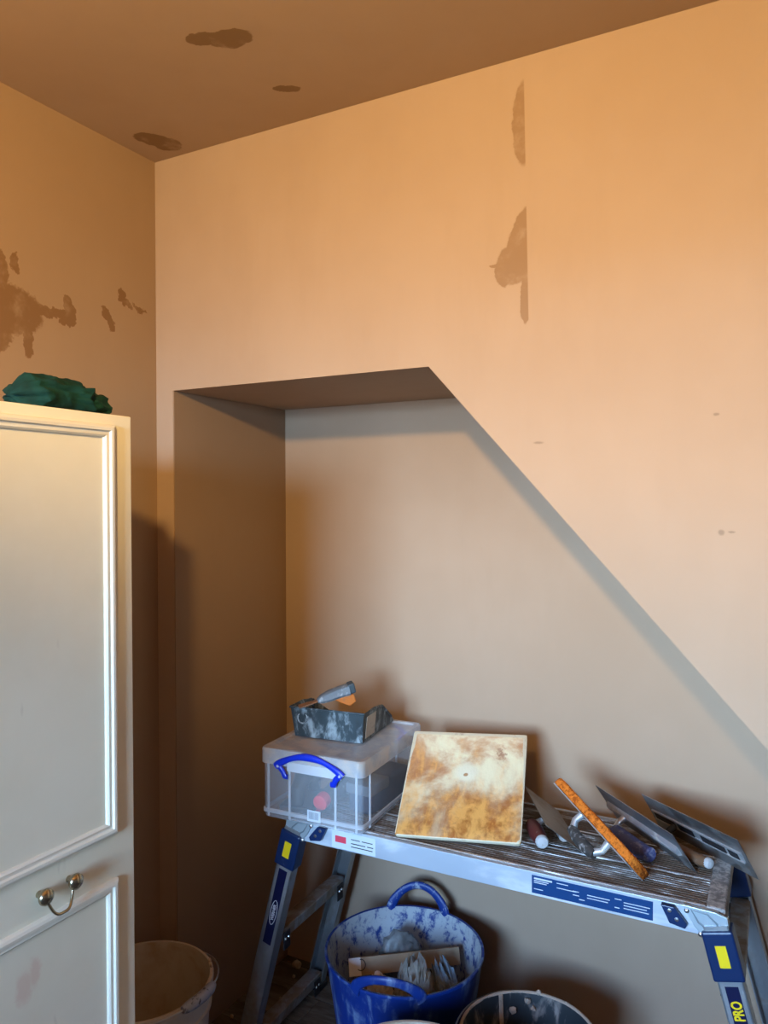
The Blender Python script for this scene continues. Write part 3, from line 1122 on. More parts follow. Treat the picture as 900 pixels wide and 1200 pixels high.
# wet plaster gathered on the lower half of the board, scraped thin above
low = k.math('ADD', k.math('MULTIPLY', sp.outputs['Y'], -1.6), k.math('MULTIPLY', k.math('SUBTRACT', a.outputs[0], 0.5), 1.2))
low = k.math('ADD', low, k.math('MULTIPLY', k.math('SUBTRACT', b.outputs[0], 0.5), 0.5))
w1 = k.ramp(low, -0.28, 0.30)
col = k.mix(k.ramp(a.outputs[0], 0.42, 0.60), (0.92, 0.80, 0.52), (0.64, 0.35, 0.19))
col2 = k.mix(k.ramp(k.math('ADD', k.math('MULTIPLY', b.outputs[0], 0.6), k.math('MULTIPLY', c2.outputs[0], 0.4)), 0.40, 0.60), (0.42, 0.125, 0.018), (0.84, 0.40, 0.10))
col = k.mix(w1, col, col2)
d = blobs(k, [((0.005, 0.030, 0), (0.028, 0.028, 1), (0, 0, 0))], 0.012, 60)
col = k.mix(k.math('MULTIPLY', k.ramp(d, 0.6, 1.35, True), 0.9), col, (0.88, 0.80, 0.58))
d = blobs(k, [((0.004, 0.022, 0), (0.006, 0.005, 1), (0, 0, 0))], 0.003, 90)
col = k.mix(k.ramp(d, 0.7, 1.2, True), col, (0.50, 0.27, 0.12))
d = blobs(k, [((0.088, 0.090, 0), (0.011, 0.022, 1), (0, 0, 0.1))], 0.05, 110)
col = k.mix(k.math('MULTIPLY', k.ramp(d, 0.3, 1.3, True), 0.9), col, (0.42, 0.20, 0.11))
k.set(col, 0.55, 0, 0.4)
k.bump(k.math('ADD', k.math('MULTIPLY', b.outputs[0], 0.7), k.math('MULTIPLY', c2.outputs[0], 0.3)), 0.55, 0.006)
MAT['hawk'] = k.m
e1 = Vector((0.975, 0.219, 0.043)).normalized()
e2 = Vector((0.201, -0.777, -0.597))
e2 = (e2 - e1 * e2.dot(e1)).normalized()
nn = e1.cross(e2)               # away from the camera side
HM = Matrix.Identity(4)
for i in range(3):
    HM[i][0], HM[i][1], HM[i][2] = e1[i], -e2[i], -nn[i]
HM.translation = Vector((0.8076, 0.2282, 0.7885))
hawk = bpy.data.objects.new('plaster_hawk', None)
C.objects.link(hawk)
hawk.empty_display_size = 0.05
hawk.matrix_basis = HM
tag(hawk, 'square plaster hawk board caked with orange plaster leaning on the work platform', 'hawk')
HM = world_mx(hawk)
m = MB(HM)
nb = 30
hs = 0.1498


def hawk_h(x, y):
    lo = max(0, min(1, 0.5 - y / 0.2))
    q = noise.noise(Vector((x * 26 + y * 10, y * 12 - x * 8, 1.7)))
    q2 = 1 - abs(noise.noise(Vector((x * 45 + y * 12, y * 16, 4.0)))) * 2
    dd = math.hypot(x - 0.005, y - 0.03)
    edge = max(0.0, min(1, (hs - max(abs(x), abs(y))) / 0.012))
    return edge * (lo * (0.0022 + 0.0022 * q + 0.0020 * q2) + 0.0006 + 0.002 * max(0, 1 - (dd / 0.022) ** 2) - 0.002 * max(0, 1 - (dd / 0.007) ** 2))


top, bot = [], []
rows_ = []
for iy in range(nb + 1):
    row = []
    for ix in range(nb + 1):
        x = -hs + 2 * hs * ix / nb
        y = -hs + 2 * hs * iy / nb
        row.append(m.v((x, y, 0.006 + hawk_h(x, y))))
    rows_.append(row)
for iy in range(nb):
    for ix in range(nb):
        m.face([rows_[iy][ix], rows_[iy][ix + 1], rows_[iy + 1][ix + 1], rows_[iy + 1][ix]])
m.build('plaster_coat', MAT['hawk'], hawk, True, 180, fix=False)
m = MB(HM)
m.loft([rrect(-0.151 + e_, 0.151 - e_, -0.151 + e_, 0.151 - e_, 0.008, z) for e_, z in ((0.001, -0.004), (0, -0.003), (0, 0.0055), (0.001, 0.0064))])
m.build('board', smeared('hawk_plastic', (0.80, 0.70, 0.50), (0.50, 0.28, 0.13), 14, 0.52, 0.68), hawk, True, 40)
m = MB(HM)
m.lathe([(0.024, -0.004), (0.022, -0.010), (0.015, -0.016), (0.016, -0.05), (0.017, -0.068), (0.012, -0.078), (0.0005, -0.080)], 18, c=(0.0, -0.02, 0), cap1=True)
m.build('handle', plain('hawk_handle', (0.05, 0.05, 0.06), 0.6), hawk, True)

# ------------------------------------------------------------------ trowels
BLADE = smeared('trowel_steel', (0.33, 0.34, 0.355), (0.22, 0.19, 0.165), 14, 0.46, 0.68, (1, 1, 1), 0.36, 0.9, 0.7, 0.7, 0.04)
BLADE2 = smeared('trowel_steel_dark', (0.26, 0.22, 0.19), (0.24, 0.18, 0.135), 10, 0.45, 0.68, (1, 1, 1), 0.40, 0.8, 0.7, 0.7, 0.04)
SPINE = smeared('trowel_spine', (0.60, 0.62, 0.65), (0.46, 0.40, 0.33), 30, 0.5, 0.68, (1, 1, 1), 0.4, 0.7, 0.8, 0.9, 0.1)


def frame(o, e1, e2):
    """local x = long axis, local y = up across the blade, local z = handle side"""
    e1 = Vector(e1).normalized()
    e2 = Vector(e2)
    e2 = (e2 - e1 * e2.dot(e1)).normalized()
    n = e1.cross(e2)
    R = Matrix.Identity(4)
    for i in range(3):
        R[i][0], R[i][1], R[i][2] = e1[i], -e2[i], -n[i]
    R.translation = Vector(o)
    return R


def trowel_root(name, label, R):
    t = bpy.data.objects.new(name, None)
    C.objects.link(t)
    t.empty_display_size = 0.05
    t.matrix_basis = R
    tag(t, label, 'trowel')
    return t, world_mx(t)


def trowel(name, label, R, Lb, Wb, blade, grip_mat, sh, cap_mat, flip=1, gh=0.060, gy=0.0, droop=0.010, channel=False, glen=0.12, gr=0.0150, xs=-0.058):
    t, W = trowel_root(name, label, R)
    m = MB(W)
    m.box(-Lb / 2, Lb / 2, -Wb / 2, Wb / 2, -0.0006, 0.0008)
    m.build('blade', blade, t)
    m = MB(W)
    if channel:
        # raised channel: base strip and two upstanding walls with a dark gap
        m.box(-Lb * 0.46, Lb * 0.46, 0.011, 0.015, 0.0008, 0.0050)
        m.box(-Lb * 0.46, Lb * 0.46, -0.015, -0.011, 0.0008, 0.0050)
        m.box(-Lb * 0.46, Lb * 0.46, -0.013, 0.013, 0.0008, 0.003)
    else:
        m.prism([(-0.013, 0.0008), (0.013, 0.0008), (0.009, 0.006), (0.0045, 0.010), (-0.0045, 0.010), (-0.009, 0.006)], -Lb * 0.45, Lb * 0.45, 'x')
    spn = m.build('spine', SPINE, t)
    if channel:
        m = MB(W)
        for a_, b_ in ((-0.44, -0.22), (-0.18, -0.02), (0.06, 0.30), (0.33, 0.42)):
            m.box(Lb * a_, Lb * b_, -0.0098, 0.0098, 0.0032, 0.0045)
        m.build('channel_gap', BLK, spn)
    # shank rises from one end of the spine and bends back into the grip
    x0 = flip * xs
    m = MB(W)
    m.tube([(x0, 0, 0.008), (x0 - flip * 0.004, gy * 0.3, gh * 0.45), (x0 + flip * 0.002, gy * 0.7, gh * 0.82), (x0 + flip * 0.016, gy, gh)],
           [0.0085, 0.0075, 0.008, 0.0095], 12)
    m.build('shank', sh, t, True, 60)
    m = MB(W)
    pts, rad = [], []
    for i in range(13):
        s = i / 12
        pts.append((x0 + flip * (0.010 + glen * s), gy, gh + droop * math.sin(PI * 0.9 * s) - 0.004 * s))
        rad.append(gr * (0.72 + 0.28 * math.sin(PI * min(1, 0.15 + s * 0.85)) + 0.10 * s))
    m.tube(pts, rad, 14)
    g = m.build('grip', grip_mat, t, True, 60)
    m = MB(W)
    xe = x0 + flip * (0.010 + glen)
    m.T = W @ Matrix.Translation((xe - flip * 0.003, gy, pts[-1][2])) @ Matrix.Rotation(flip * PI / 2, 4, 'Y')
    r_e = rad[-1]
    m.lathe([(r_e * 1.03, 0), (r_e * 1.05, 0.006), (r_e * 0.85, 0.010), (r_e * 0.35, 0.0115), (0.0004, 0.0118)], 16, cap0=True, cap1=True)
    m.build('grip_end', cap_mat, g, True)
    return t


MAROON = smeared('maroon_grip', (0.12, 0.022, 0.020), (0.45, 0.36, 0.33), 40, 0.55, 0.70, rough=0.5)
BLUEG = smeared('blue_grip', (0.07, 0.09, 0.26), (0.34, 0.38, 0.52), 45, 0.50, 0.66, rough=0.5)
BROWNG = smeared('brown_grip', (0.16, 0.085, 0.045), (0.45, 0.36, 0.28), 40, 0.55, 0.70, rough=0.6)
PALE = smeared('pale_end', (0.50, 0.52, 0.54), (0.42, 0.38, 0.34), 60, 0.55, 0.7, rough=0.6)

trowel('finishing_trowel', 'dull brown steel trowel with maroon grip and white end beside the hawk',
       frame((1.0187, 0.2808, 0.7265), (0.489, -0.872, 0.010), (0.698, 0.385, -0.604)), 0.25, 0.11, BLADE2, MAROON, PALE, PALE, gr=0.0180, gh=0.043, gy=0.032, xs=-0.005, glen=0.103, droop=0.0)
trowel('finishing_trowel', 'grey steel trowel with blue grip lying next to the orange sponge float',
       frame((1.2291, 0.2915, 0.7435), (0.736, -0.676, -0.031), (0.371, 0.442, -0.817)), 0.28, 0.115, BLADE, BLUEG, SPINE, BLUEG, gr=0.0195, gh=0.049, droop=0.006)
trowel('finishing_trowel', 'steel trowel with channelled back and brown grip overhanging the platform end',
       frame((1.3427, 0.3149, 0.7395), (0.798, -0.603, -0.002), (0.328, 0.437, -0.837)), 0.28, 0.115, BLADE, BROWNG, RUB, PALE, channel=True, gh=0.052, gr=0.0135, droop=0.006)

# orange sponge float
k = NT('orange_sponge')
v = k.coord()
n1 = k.noise(v, 130, 4, 0.7)
n2 = k.noise(v, 25, 4, 0.6)
col = k.mix(k.ramp(n1.outputs[0], 0.36, 0.56), (0.42, 0.085, 0.010), (0.86, 0.235, 0.030))
col = k.mix(k.math('MULTIPLY', k.ramp(n2.outputs[0], 0.55, 0.75), 0.4), col, (0.88, 0.34, 0.08))
k.set(col, 0.95, 0, 0.1)
k.bump(n1.outputs[0], 0.8, 0.004)
MAT['sponge'] = k.m
e1s = Vector((0.747, -0.591, -0.309)).normalized()
e2s = Vector((0.263, 0.685, -0.679))
e2s = (e2s - e1s * e2s.dot(e1s)).normalized()
Tc, Qc = Vector((1.036, 0.226, 0.831)), Vector((1.237, 0.067, 0.748))
Ls, Ws = 0.268, 0.088
FR = frame((Tc + Qc) / 2 + e2s * (Ws / 2) + Vector((0, 0, 0.004)), e1s, e2s)
sf, W = trowel_root('sponge_float', 'sponge float with a bright orange foam face among the trowels', FR)
sf['category'] = 'float'
m = MB(W)
ns = 40
rings = []
for i in range(ns + 1):
    x = -Ls / 2 + Ls * i / ns
    e_ = 0.004 if i in (0, ns) else 0.0
    ring = []
    for (yy, zz) in ((-1, -0.002), (-1, -0.012), (-0.97, -0.020), (-0.5, -0.0215), (0, -0.0215), (0.5, -0.0215), (0.97, -0.020), (1, -0.012), (1, -0.002),
                     (0.4, -0.001), (-0.4, -0.001)):
        p = Vector((x * 60, yy * 3, zz * 90))
        j_ = 0.0026 * noise.noise(p * 1.3)
        ring.append((x, yy * (Ws / 2 - e_) + j_, zz + e_ * (0.6 if zz < -0.005 else 0) + 0.0014 * noise.noise(p * 1.1 + Vector((5, 5, 5)))))
    rings.append(ring)
m.loft(rings)
m.build('sponge_pad', MAT['sponge'], sf, True, 70)
m = MB(W)
m.box(-Ls / 2 + 0.002, Ls / 2 - 0.002, -Ws / 2 + 0.001, Ws / 2 - 0.001, -0.001, 0.002, 0.0006, 1)
m.build('backing_plate', SPINE, sf)
m = MB(W)
m.tube([(-0.05, 0, 0.002), (-0.052, 0, 0.022), (-0.040, 0, 0.038)], [0.009, 0.008, 0.009], 10)
m.build('handle_post', SPINE, sf, True)
m = MB(W)
m.tube([(0.045, 0, 0.002), (0.048, 0, 0.022), (0.036, 0, 0.038)], [0.009, 0.008, 0.009], 10)
m.build('handle_post', SPINE, sf, True)
m = MB(W)
m.tube([(-0.045, 0, 0.040), (-0.02, 0, 0.044), (0.02, 0, 0.044), (0.042, 0, 0.040)], [0.011, 0.0135, 0.0135, 0.011], 12)
m.build('grip', smeared('dark_dirty_grip', (0.05, 0.045, 0.042), (0.50, 0.46, 0.44), 40, 0.48, 0.64), sf, True)

# ------------------------------------------------------------------ blue tub and what is in it
TUBX, TUBY, TUBR, TUBH = 0.638, 0.230, 0.206, 0.33
k = NT('tub_outside')
v = k.coord((1, 1, 0.22))
a = k.noise(v, 24, 5, 0.6, 0.5)
b = k.noise(k.coord(), 16, 5, 0.6)
m_ = k.math('MULTIPLY', k.ramp(k.math('ADD', k.math('MULTIPLY', a.outputs[0], 0.65), k.math('MULTIPLY', b.outputs[0], 0.35)), 0.49, 0.64), 0.75)
k.set(k.mix(m_, (0.005, 0.030, 0.20), (0.22, 0.31, 0.46)), 0.42, 0, 0.45)
k.bump(b.outputs[0], 0.1, 0.004)
MAT['tub'] = k.m
MAT['tub_in'] = smeared('tub_inside', (0.008, 0.035, 0.20), (0.42, 0.45, 0.48), 34, 0.38, 0.52, (1, 1, 0.8), 0.5, 0, 0.9, 0.95, 0.3)
tub = thing('flexible_tub', 'blue flexible builders tub spattered with plaster under the platform', 'tub', (TUBX, TUBY, 0))
TM = Matrix.Translation((TUBX, TUBY, 0))
m = MB(TM)
rb = 0.158
m.lathe([(0.001, 0.0), (rb - 0.006, 0.0), (rb, 0.008), (rb + (TUBR - rb) * 0.5, TUBH * 0.5), (TUBR - 0.002, TUBH - 0.012), (TUBR + 0.003, TUBH - 0.004),
         (TUBR + 0.002, TUBH + 0.001), (TUBR - 0.004, TUBH)], 64)
tb = m.build('tub_wall', MAT['tub'], tub, True, 60)
m = MB(TM)
m.lathe([(TUBR - 0.0045, TUBH), (TUBR - 0.008, TUBH - 0.014), (rb + (TUBR - rb) * 0.5 - 0.006, TUBH * 0.5), (rb - 0.006, 0.012), (0.001, 0.010)], 64)
m.build('plaster_lining', MAT['tub_in'], tub, True, 60)


def tub_handle(ang, half, hgt, lean):
    q = MB(TM)
    rings = []
    n = 28
    for i in range(n + 1):
        s = i / n
        a = ang + half * (2 * s - 1)
        sw = math.sin(PI * s)
        z = TUBH - 0.012 + hgt * sw ** 0.55
        r = TUBR - 0.001 + lean * sw
        w = 0.0110 + 0.005 * (1 - sw) ** 2
        t_ = 0.006
        ux, uy = math.cos(a), math.sin(a)
        # local frame: radial and along-path normal
        dz = hgt * 0.55 * max(sw, 0.08) ** -0.45 * PI * math.cos(PI * s)
        ds = 2 * half * TUBR
        nrm = Vector((-dz, 0, ds)).normalized()
        tx, ty_ = -uy, ux
        ring = []
        for k_ in range(10):
            ph = 2 * PI * k_ / 10
            rr = t_ * math.cos(ph)
            hh = w * math.sin(ph)
            ring.append(((r + rr) * ux + tx * nrm.x * hh, (r + rr) * uy + ty_ * nrm.x * hh, z + nrm.z * hh))
        rings.append(ring)
    q.loft(rings)
    return q


aB = math.atan2(0.423 - TUBY, 0.586 - TUBX)
tub_handle(aB, 0.40, 0.072, 0.004).build('handle', smeared('tub_handle_blue', (0.006, 0.035, 0.22), (0.36, 0.42, 0.50), 40, 0.52, 0.62, rough=0.45), tub, True, 70)
tub_handle(aB + PI, 0.42, 0.050, 0.006).build('handle', MAT['tub'], tub, True, 70)


def crumple(name, loc, size, mat, label, cat, seed, rz=0.0, group=None, sub=4, amp=0.55, flat=False, sharp=25):
    bm = bmesh.new()
    bmesh.ops.create_icosphere(bm, subdivisions=sub, radius=1)
    for vv in bm.verts:
        p = vv.co.copy()
        a = 1 - abs(noise.noise(p * 1.5 + Vector((seed, 0, 0)))) * 2.2
        b = 1 - abs(noise.noise(p * 3.4 + Vector((0, seed, 0)))) * 2.0
        vv.co = p * (0.72 + amp * 0.42 * a + amp * 0.22 * b)
        if vv.co.z < -0.55:
            vv.co.z = -0.55
    q = MB(Matrix.Translation(loc) @ Matrix.Rotation(rz, 4, 'Z') @ Matrix.Diagonal((size[0], size[1], size[2], 1)) @ Matrix.Translation((0, 0, 0.55)))
    vm = {vv: q.v(vv.co) for vv in bm.verts}
    for f in bm.faces:
        q.face([vm[x] for x in f.verts])
    bm.free()
    o = q.build(name, mat, None, not flat, sharp)
    tag(o, label, cat, group)
    return o


def bag_mat(name, col, alpha):
    k = NT(name)
    k.set(k.mix(k.ramp(k.noise(k.coord(), 22, 5, 0.6).outputs[0], 0.35, 0.65), col, tuple(q * 0.6 for q in col)), 0.38, 0, 0.5)
    k.b.inputs['Alpha'].default_value = alpha
    return k.m


RUBBLE = smeared('plaster_rubble', (0.16, 0.105, 0.065), (0.34, 0.25, 0.18), 30, 0.45, 0.65, rough=0.9)
FZ = 0.185
m = MB(TM)
rf = rb + (TUBR - rb) * (FZ / TUBH) - 0.012
rings = []
for i in range(9):
    r = rf * (1 - i / 8.0) + 0.001
    rings.append([(r * math.cos(a), r * math.sin(a), FZ + (0.016 * noise.noise(Vector((r * 30 * math.cos(a), r * 30 * math.sin(a), 2))) if i else -0.01))
                  for a in [2 * PI * q / 40 for q in range(40)]])
m.loft(rings, cap=False)
rings2 = [[(rf * math.cos(a), rf * math.sin(a), FZ - 0.01) for a in [2 * PI * q / 40 for q in range(40)]],
          [((rb - 0.012) * math.cos(a), (rb - 0.012) * math.sin(a), 0.013) for a in [2 * PI * q / 40 for q in range(40)]]]
m.loft(rings2, cap=False)
rub = m.build('plaster_waste', RUBBLE, None, True, 40)
tag(rub, 'brown plaster waste filling the bottom of the blue tub', 'waste')
rub['kind'] = 'stuff'

# cardboard strip lying across the tub
CARD = smeared('cardboard', (0.38, 0.27, 0.17), (0.29, 0.20, 0.125), 12, 0.45, 0.7, (0.4, 1, 1), 0.85)
P0, P1 = Vector((0.500, 0.180, 0.262)), Vector((0.742, 0.352, 0.272))
d_ = (P1 - P0)
cr = math.atan2(d_.y, d_.x)
CM = Matrix.Translation(P0) @ Matrix.Rotation(cr, 4, 'Z') @ Matrix.Rotation(-math.asin(d_.z / d_.length), 4, 'Y') @ Matrix.Rotation(-0.45, 4, 'X')
lc = d_.length
card = thing('cardboard_strip', 'long folded cardboard strip lying across the inside of the blue tub', 'cardboard', tuple(P0 - Vector((0, 0, 0.02))), cr)
m = MB(CM)
m.prism([(-0.010, -0.021), (0.010, -0.021), (0.010, 0.021), (-0.010, 0.021)], 0.0, lc, 'x', 0.001)
m.build('strip', CARD, card)
m = MB(CM)
m.box(-0.002, 0.030, -0.0120, -0.0098, -0.0205, 0.0215)
m.build('paper_end', plain('white_paper', (0.85, 0.84, 0.83), 0.7), card)
m = MB(CM)
m.tube([(0.030 + 0.012 * math.cos(a), -0.0125, 0.004 + 0.013 * math.sin(a)) for a in [PI * 1.25 + PI * 1.3 * i / 12 for i in range(13)]], 0.0011, 6)
m.build('tape_curl', BLK, card, True)

BAGG = bag_mat('grey_bag', (0.30, 0.31, 0.31), 0.72)
BAGC = bag_mat('clear_bag', (0.46, 0.44, 0.40), 0.80)
BAGB = bag_mat('bluish_bag', (0.38, 0.47, 0.56), 0.85)
PAPER = smeared('crumpled_paper', (0.74, 0.66, 0.60), (0.48, 0.30, 0.20), 18, 0.52, 0.70)


def bag(name, loc, R, hgt, mat, label, seed, rz, lean=(0, 0), spikes=5, group=None):
    """loose crumpled film: a sheet creased into sharp facets with a few raised peaks"""
    q = MB(Matrix.Translation(loc) @ Matrix.Rotation(rz, 4, 'Z'))
    n = 22
    peaks = [(0.45 * math.cos(seed + i * 2.3), 0.45 * math.sin(seed * 1.7 + i * 2.9), 0.6 + 0.4 * ((seed * (i + 3)) % 1.0)) for i in range(spikes)]
    V = []
    for i in range(n + 1):
        row = []
        for j in range(n + 1):
            u, v_ = 2 * i / n - 1, 2 * j / n - 1
            d2 = max(abs(u), abs(v_))
            p = Vector((u * 2.1 + seed, v_ * 2.1, seed * 0.5))
            cre = 1 - abs(noise.noise(p * 1.3)) * 2.4
            cre2 = 1 - abs(noise.noise(p * 3.1 + Vector((4, 0, 0)))) * 2.2
            pk = max(ph * max(0, 1 - math.hypot(u - px_, v_ - py_) / 0.75) for px_, py_, ph in peaks)
            z = hgt * (0.42 * max(cre, 0) + 0.24 * max(cre2, 0) + 0.45 * pk) * (1 - 0.55 * d2 ** 3)
            x = R * (u * (1 - 0.25 * v_ * v_) + 0.20 * noise.noise(p * 1.9)) + lean[0] * z / hgt
            y_ = R * (v_ * (1 - 0.25 * u * u) + 0.20 * noise.noise(p * 1.9 + Vector((7, 7, 7)))) + lean[1] * z / hgt
            row.append(q.v((x, y_, max(z, 0.001))))
        V.append(row)
    for i in range(n):
        for j in range(n):
            if (i + j) % 2:
                q.face([V[i][j], V[i + 1][j], V[i + 1][j + 1]])
                q.face([V[i][j], V[i + 1][j + 1], V[i][j + 1]])
            else:
                q.face([V[i][j], V[i + 1][j], V[i][j + 1]])
                q.face([V[i + 1][j], V[i + 1][j + 1], V[i][j + 1]])
    o = q.build(name, mat, None, True, 24)
    tag(o, label, 'plastic bag', group)
    return o


crumple('plastic_bag', (0.580, 0.318, FZ + 0.006), (0.066, 0.046, 0.088), BAGG, 'puffed grey plastic bag between cardboard strip and tub wall', 'plastic bag', 3.3, 0.5, amp=0.34, sharp=60)
bag('plastic_bag', (0.690, 0.178, FZ + 0.010), 0.058, 0.165, BAGC, 'crumpled translucent bag with a pointed peak in front of the cardboard strip', 5.1, 0.4, (0.01, 0.015), 5)
bag('plastic_bag', (0.754, 0.262, FZ + 0.012), 0.044, 0.150, BAGB, 'pale bluish crumpled plastic sheet at the end of the cardboard strip', 9.4, 1.1, (-0.03, 0.02), 4)
crumple('crumpled_paper', (0.596, 0.172, FZ + 0.008), (0.034, 0.028, 0.054), PAPER, 'small white and pink crumpled paper in the blue tub', 'paper', 7.7, 0.2, amp=0.7)
crumple('plaster_lump', (0.640, 0.135, FZ + 0.004), (0.026, 0.024, 0.030), RUBBLE, 'brown plaster lump by the near handle of the blue tub', 'plaster lump', 1.7, 0.2)
crumple('plaster_lump', (0.560, 0.160, FZ + 0.004), (0.030, 0.024, 0.034), RUBBLE, 'larger brown plaster lump beside the white end of the cardboard strip', 'plaster lump', 2.9, 0.9)


# ------------------------------------------------------------------ buckets
def bucket(name, label, c, R, h, wall, inner, fill=None, taper=0.86, brackets=0.0, bail=None):
    b = thing(name, label, 'bucket', (c[0], c[1], 0))
    TM = Matrix.Translation((c[0], c[1], 0))
    rb = R * taper
    m = MB(TM)

    def rr(z):
        return rb + (R - rb) * z / h
    m.lathe([(0.001, 0), (rb - 0.004, 0), (rb, 0.004), (rr(h * 0.80), h * 0.80), (rr(h * 0.80) + 0.005, h * 0.805), (rr(h * 0.83) + 0.005, h * 0.83),
             (rr(h * 0.835), h * 0.835), (rr(h - 0.018), h - 0.018), (R + 0.005, h - 0.016), (R + 0.006, h - 0.004), (R + 0.003, h), (R - 0.003, h)], 56)
    bo = m.build('bucket_wall', wall, b, True, 50)
    m = MB(TM)
    m.lathe([(R - 0.0032, h), (R - 0.005, h - 0.006), (rb - 0.004, 0.008), (0.001, 0.006)], 56)
    m.build('bucket_inside', inner, b, True, 50)
    if bail is not None:
        ang, drop, grip = bail
        # wire bail folded down against the rim, hinged at both sides
        m = MB(TM)
        pts = []
        for i in range(33):
            a = ang - PI / 2 + PI * i / 32
            s = math.sin(PI * i / 32)
            pts.append(((R + 0.012 + 0.006 * s) * math.cos(a), (R + 0.012 + 0.006 * s) * math.sin(a), h - 0.020 - drop * s))
        m.tube(pts, 0.0022, 8)
        bl = m.build('bail', STEEL, b, True)
        if grip:
            m = MB(TM)
            pts = []
            for i in range(9):
                a = ang + grip[0] + grip[1] * (i / 8 - 0.5)
                s = max(0, math.cos(a - ang))
                pts.append(((R + 0.012 + 0.006 * s) * math.cos(a), (R + 0.012 + 0.006 * s) * math.sin(a), h - 0.020 - drop * s))
            m.tube(pts, [0.008, 0.012, 0.0130, 0.0130, 0.0130, 0.0130, 0.0130, 0.012, 0.008], 10)
            m.build('bail_grip', grip[2], bl, True)
        for sg in (-1, 1):
            a = ang + sg * PI / 2
            m = MB(TM @ Matrix.Rotation(a, 4, 'Z'))
            m.box(R - 0.001, R + 0.016, -0.014, 0.014, h - 0.040, h - 0.010, 0.003)
            m.build('bail_lug', wall, b)
    if fill:
        z, fm = fill
        m = MB(TM)
        m.lathe([(rr(z) - 0.005, z - 0.004), (rr(z) * 0.8, z), (rr(z) * 0.4, z + 0.004), (0.001, z + 0.002)], 40)
        f = m.build('contents', fm, b, True)
    return b, bo, TM


CREAMB = smeared('dirty_white_bucket', (0.58, 0.50, 0.40), (0.46, 0.33, 0.22), 12, 0.48, 0.70, rough=0.5)
CREAMI = smeared('bucket_inside_dirty', (0.56, 0.48, 0.38), (0.42, 0.28, 0.15), 6, 0.45, 0.68, rough=0.6)
b1, bo, TM1 = bucket('plaster_bucket', 'dirty white plaster bucket with grey handle grip between wardrobe and wall', (0.184, -0.240), 0.157, 0.37, CREAMB, CREAMI,
                     fill=(0.16, smeared('bucket_residue', (0.32, 0.19, 0.075), (0.22, 0.12, 0.05), 8, 0.45, 0.7, rough=0.7)),
                     bail=(0.02, -0.027, (0.0, 0.60, smeared('grip_grey', (0.34, 0.37, 0.45), (0.04, 0.04, 0.05), 34, 0.52, 0.62))))
for a0, zz, s_ in ((0.95, 0.371, 0.009), (-0.25, 0.30, 0.014), (-0.05, 0.26, 0.012), (0.80, 0.371, 0.006)):
    q = MB(TM1)
    rr_ = 0.157 if zz > 0.36 else 0.166
    bm = bmesh.new()
    bmesh.ops.create_icosphere(bm, subdivisions=2, radius=1)
    vm = {}
    for vv in bm.verts:
        p = vv.co * (0.8 + 0.4 * noise.noise(vv.co * 2 + Vector((a0 * 9, 0, 0))))
        vm[vv] = q.v((rr_ * math.cos(a0) + p.x * s_ * 0.7, rr_ * math.sin(a0) + p.y * s_ * 0.7, zz + p.z * s_ * (1 if zz > 0.36 else 2.2)))
    for f in bm.faces:
        q.face([vm[x] for x in f.verts])
    bm.free()
    q.build('plaster_blob', smeared('blob_plaster', (0.60, 0.48, 0.36), (0.42, 0.3, 0.2), 40, 0.45, 0.65), bo, True, 60)

BLKW = smeared('black_bucket', (0.018, 0.020, 0.022), (0.40, 0.31, 0.24), 14, 0.50, 0.62, (1, 1, 0.6), 0.5, 0, 0.9, 0.9)
BLKI = smeared('black_bucket_inside', (0.020, 0.026, 0.032), (0.34, 0.30, 0.27), 17, 0.50, 0.62, (1, 1, 0.35), 0.55, 0, 0.9, 0.8)
b2, bo2, TM2 = bucket('plaster_bucket', 'black bucket with dried plaster round its rim beside the blue tub', (1.0155, 0.104), 0.152, 0.30, BLKW, BLKI,
                      fill=(0.08, RUBBLE), bail=(2.3, -0.010, None))
RIMP = smeared('rim_plaster', (0.46, 0.35, 0.27), (0.30, 0.22, 0.16), 30, 0.5, 0.7, rough=0.9)
q = MB(TM2)
pts, rad = [], []
for i in range(70):
    a = 2 * PI * i / 70
    pts.append((0.152 * math.cos(a), 0.152 * math.sin(a), 0.299 + 0.001 * noise.noise(Vector((a * 3, 0, 0)))))
    rad.append(0.0040 + 0.0016 * noise.noise(Vector((math.cos(a) * 5, math.sin(a) * 5, 3))))
q.tube(pts, rad, 8, loop=True)
q.build('plaster_crust', RIMP, bo2, True)
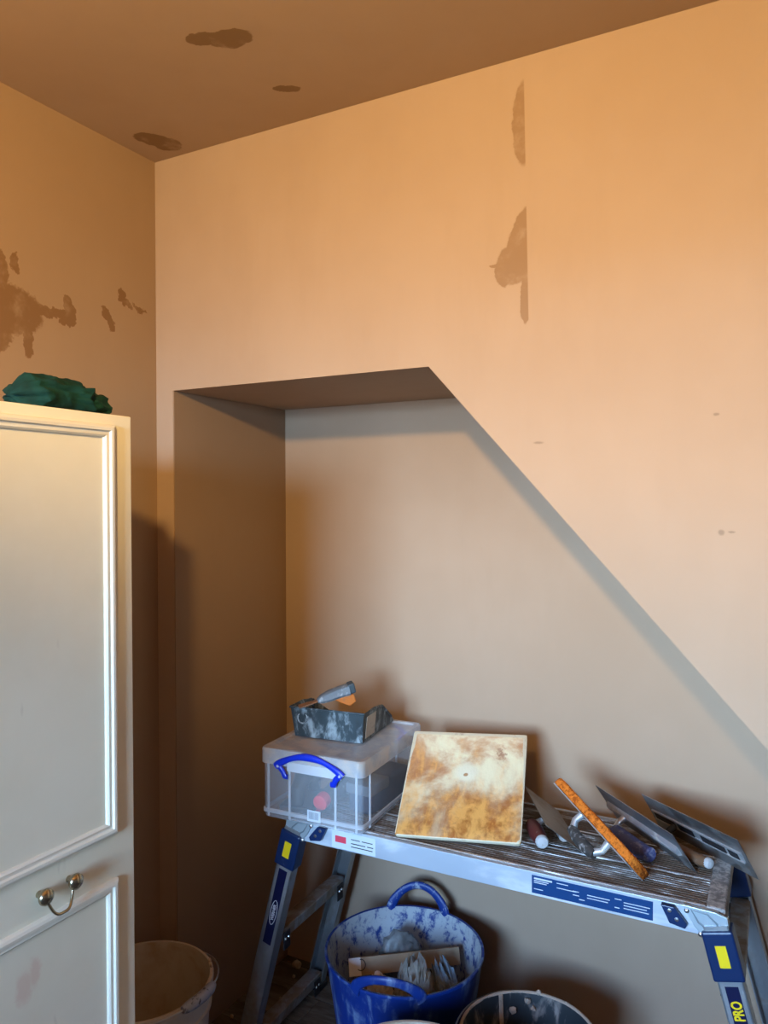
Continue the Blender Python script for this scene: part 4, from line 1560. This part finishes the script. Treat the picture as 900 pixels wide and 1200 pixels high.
for a0, zz, s_ in ((1.9, 0.285, 0.010), (2.15, 0.262, 0.012), (1.72, 0.304, 0.009), (1.25, 0.302, 0.006), (1.80, 0.268, 0.008)):
    q = MB(TM2)
    bm = bmesh.new()
    bmesh.ops.create_icosphere(bm, subdivisions=2, radius=1)
    vm = {}
    rr_ = 0.150 if zz > 0.295 else 0.140
    for vv in bm.verts:
        p = vv.co * (0.75 + 0.6 * noise.noise(vv.co * 2 + Vector((a0 * 9, 0, 0))))
        vm[vv] = q.v((rr_ * math.cos(a0) + p.x * s_, rr_ * math.sin(a0) + p.y * s_ * 0.7, zz + p.z * s_))
    for f in bm.faces:
        q.face([vm[x] for x in f.verts])
    bm.free()
    q.build('plaster_blob', RIMP, bo2, True, 50)
# drip band down the inside
q = MB(TM2)
a0 = 2.35
rings = []
for i in range(8):
    s = i / 7
    r = 0.149 - 0.022 * s * 0.55
    w = 0.045 - 0.012 * s
    rings.append([((r - dd) * math.cos(a0 + w * t_), (r - dd) * math.sin(a0 + w * t_), 0.299 - 0.11 * s) for t_, dd in ((-1, 0), (-0.5, 0.005), (0.5, 0.005), (1, 0))])
q.loft(rings)
q.build('plaster_drip', RIMP, bo2, True)

b3, bo3, TM3 = bucket('plaster_bucket', 'empty cream bucket standing on the floor in front of the blue tub', (0.878, -0.213), 0.172, 0.36, CREAMB, CREAMI)

# ------------------------------------------------------------------ crumbs on the floor of the recess
for i, (x, y, s_, lab) in enumerate(((0.128, 0.470, 0.017, 'large pale plaster crumb at the foot of the recess wall'),
                                     (0.185, 0.488, 0.012, 'second pale plaster crumb against the recess wall'),
                                     (0.150, 0.420, 0.007, None), (0.110, 0.330, 0.008, None), (0.130, 0.250, 0.006, None), (0.215, 0.440, 0.006, None),
                                     (0.100, 0.180, 0.007, None), (0.175, 0.315, 0.005, None), (0.090, 0.050, 0.009, None), (0.120, 0.110, 0.006, None))):
    crumple('plaster_crumb', (x, y, 0), (s_, s_ * 0.8, s_ * 0.9), smeared('crumb', (0.50, 0.38, 0.26), (0.35, 0.24, 0.15), 60, 0.45, 0.65) if i == 0 else bpy.data.materials['crumb'],
            lab or 'tiny plaster crumb scattered on the dusty floor of the recess', 'plaster crumb', 0.7 * i, i, 'plaster crumbs on the floor', sub=2)
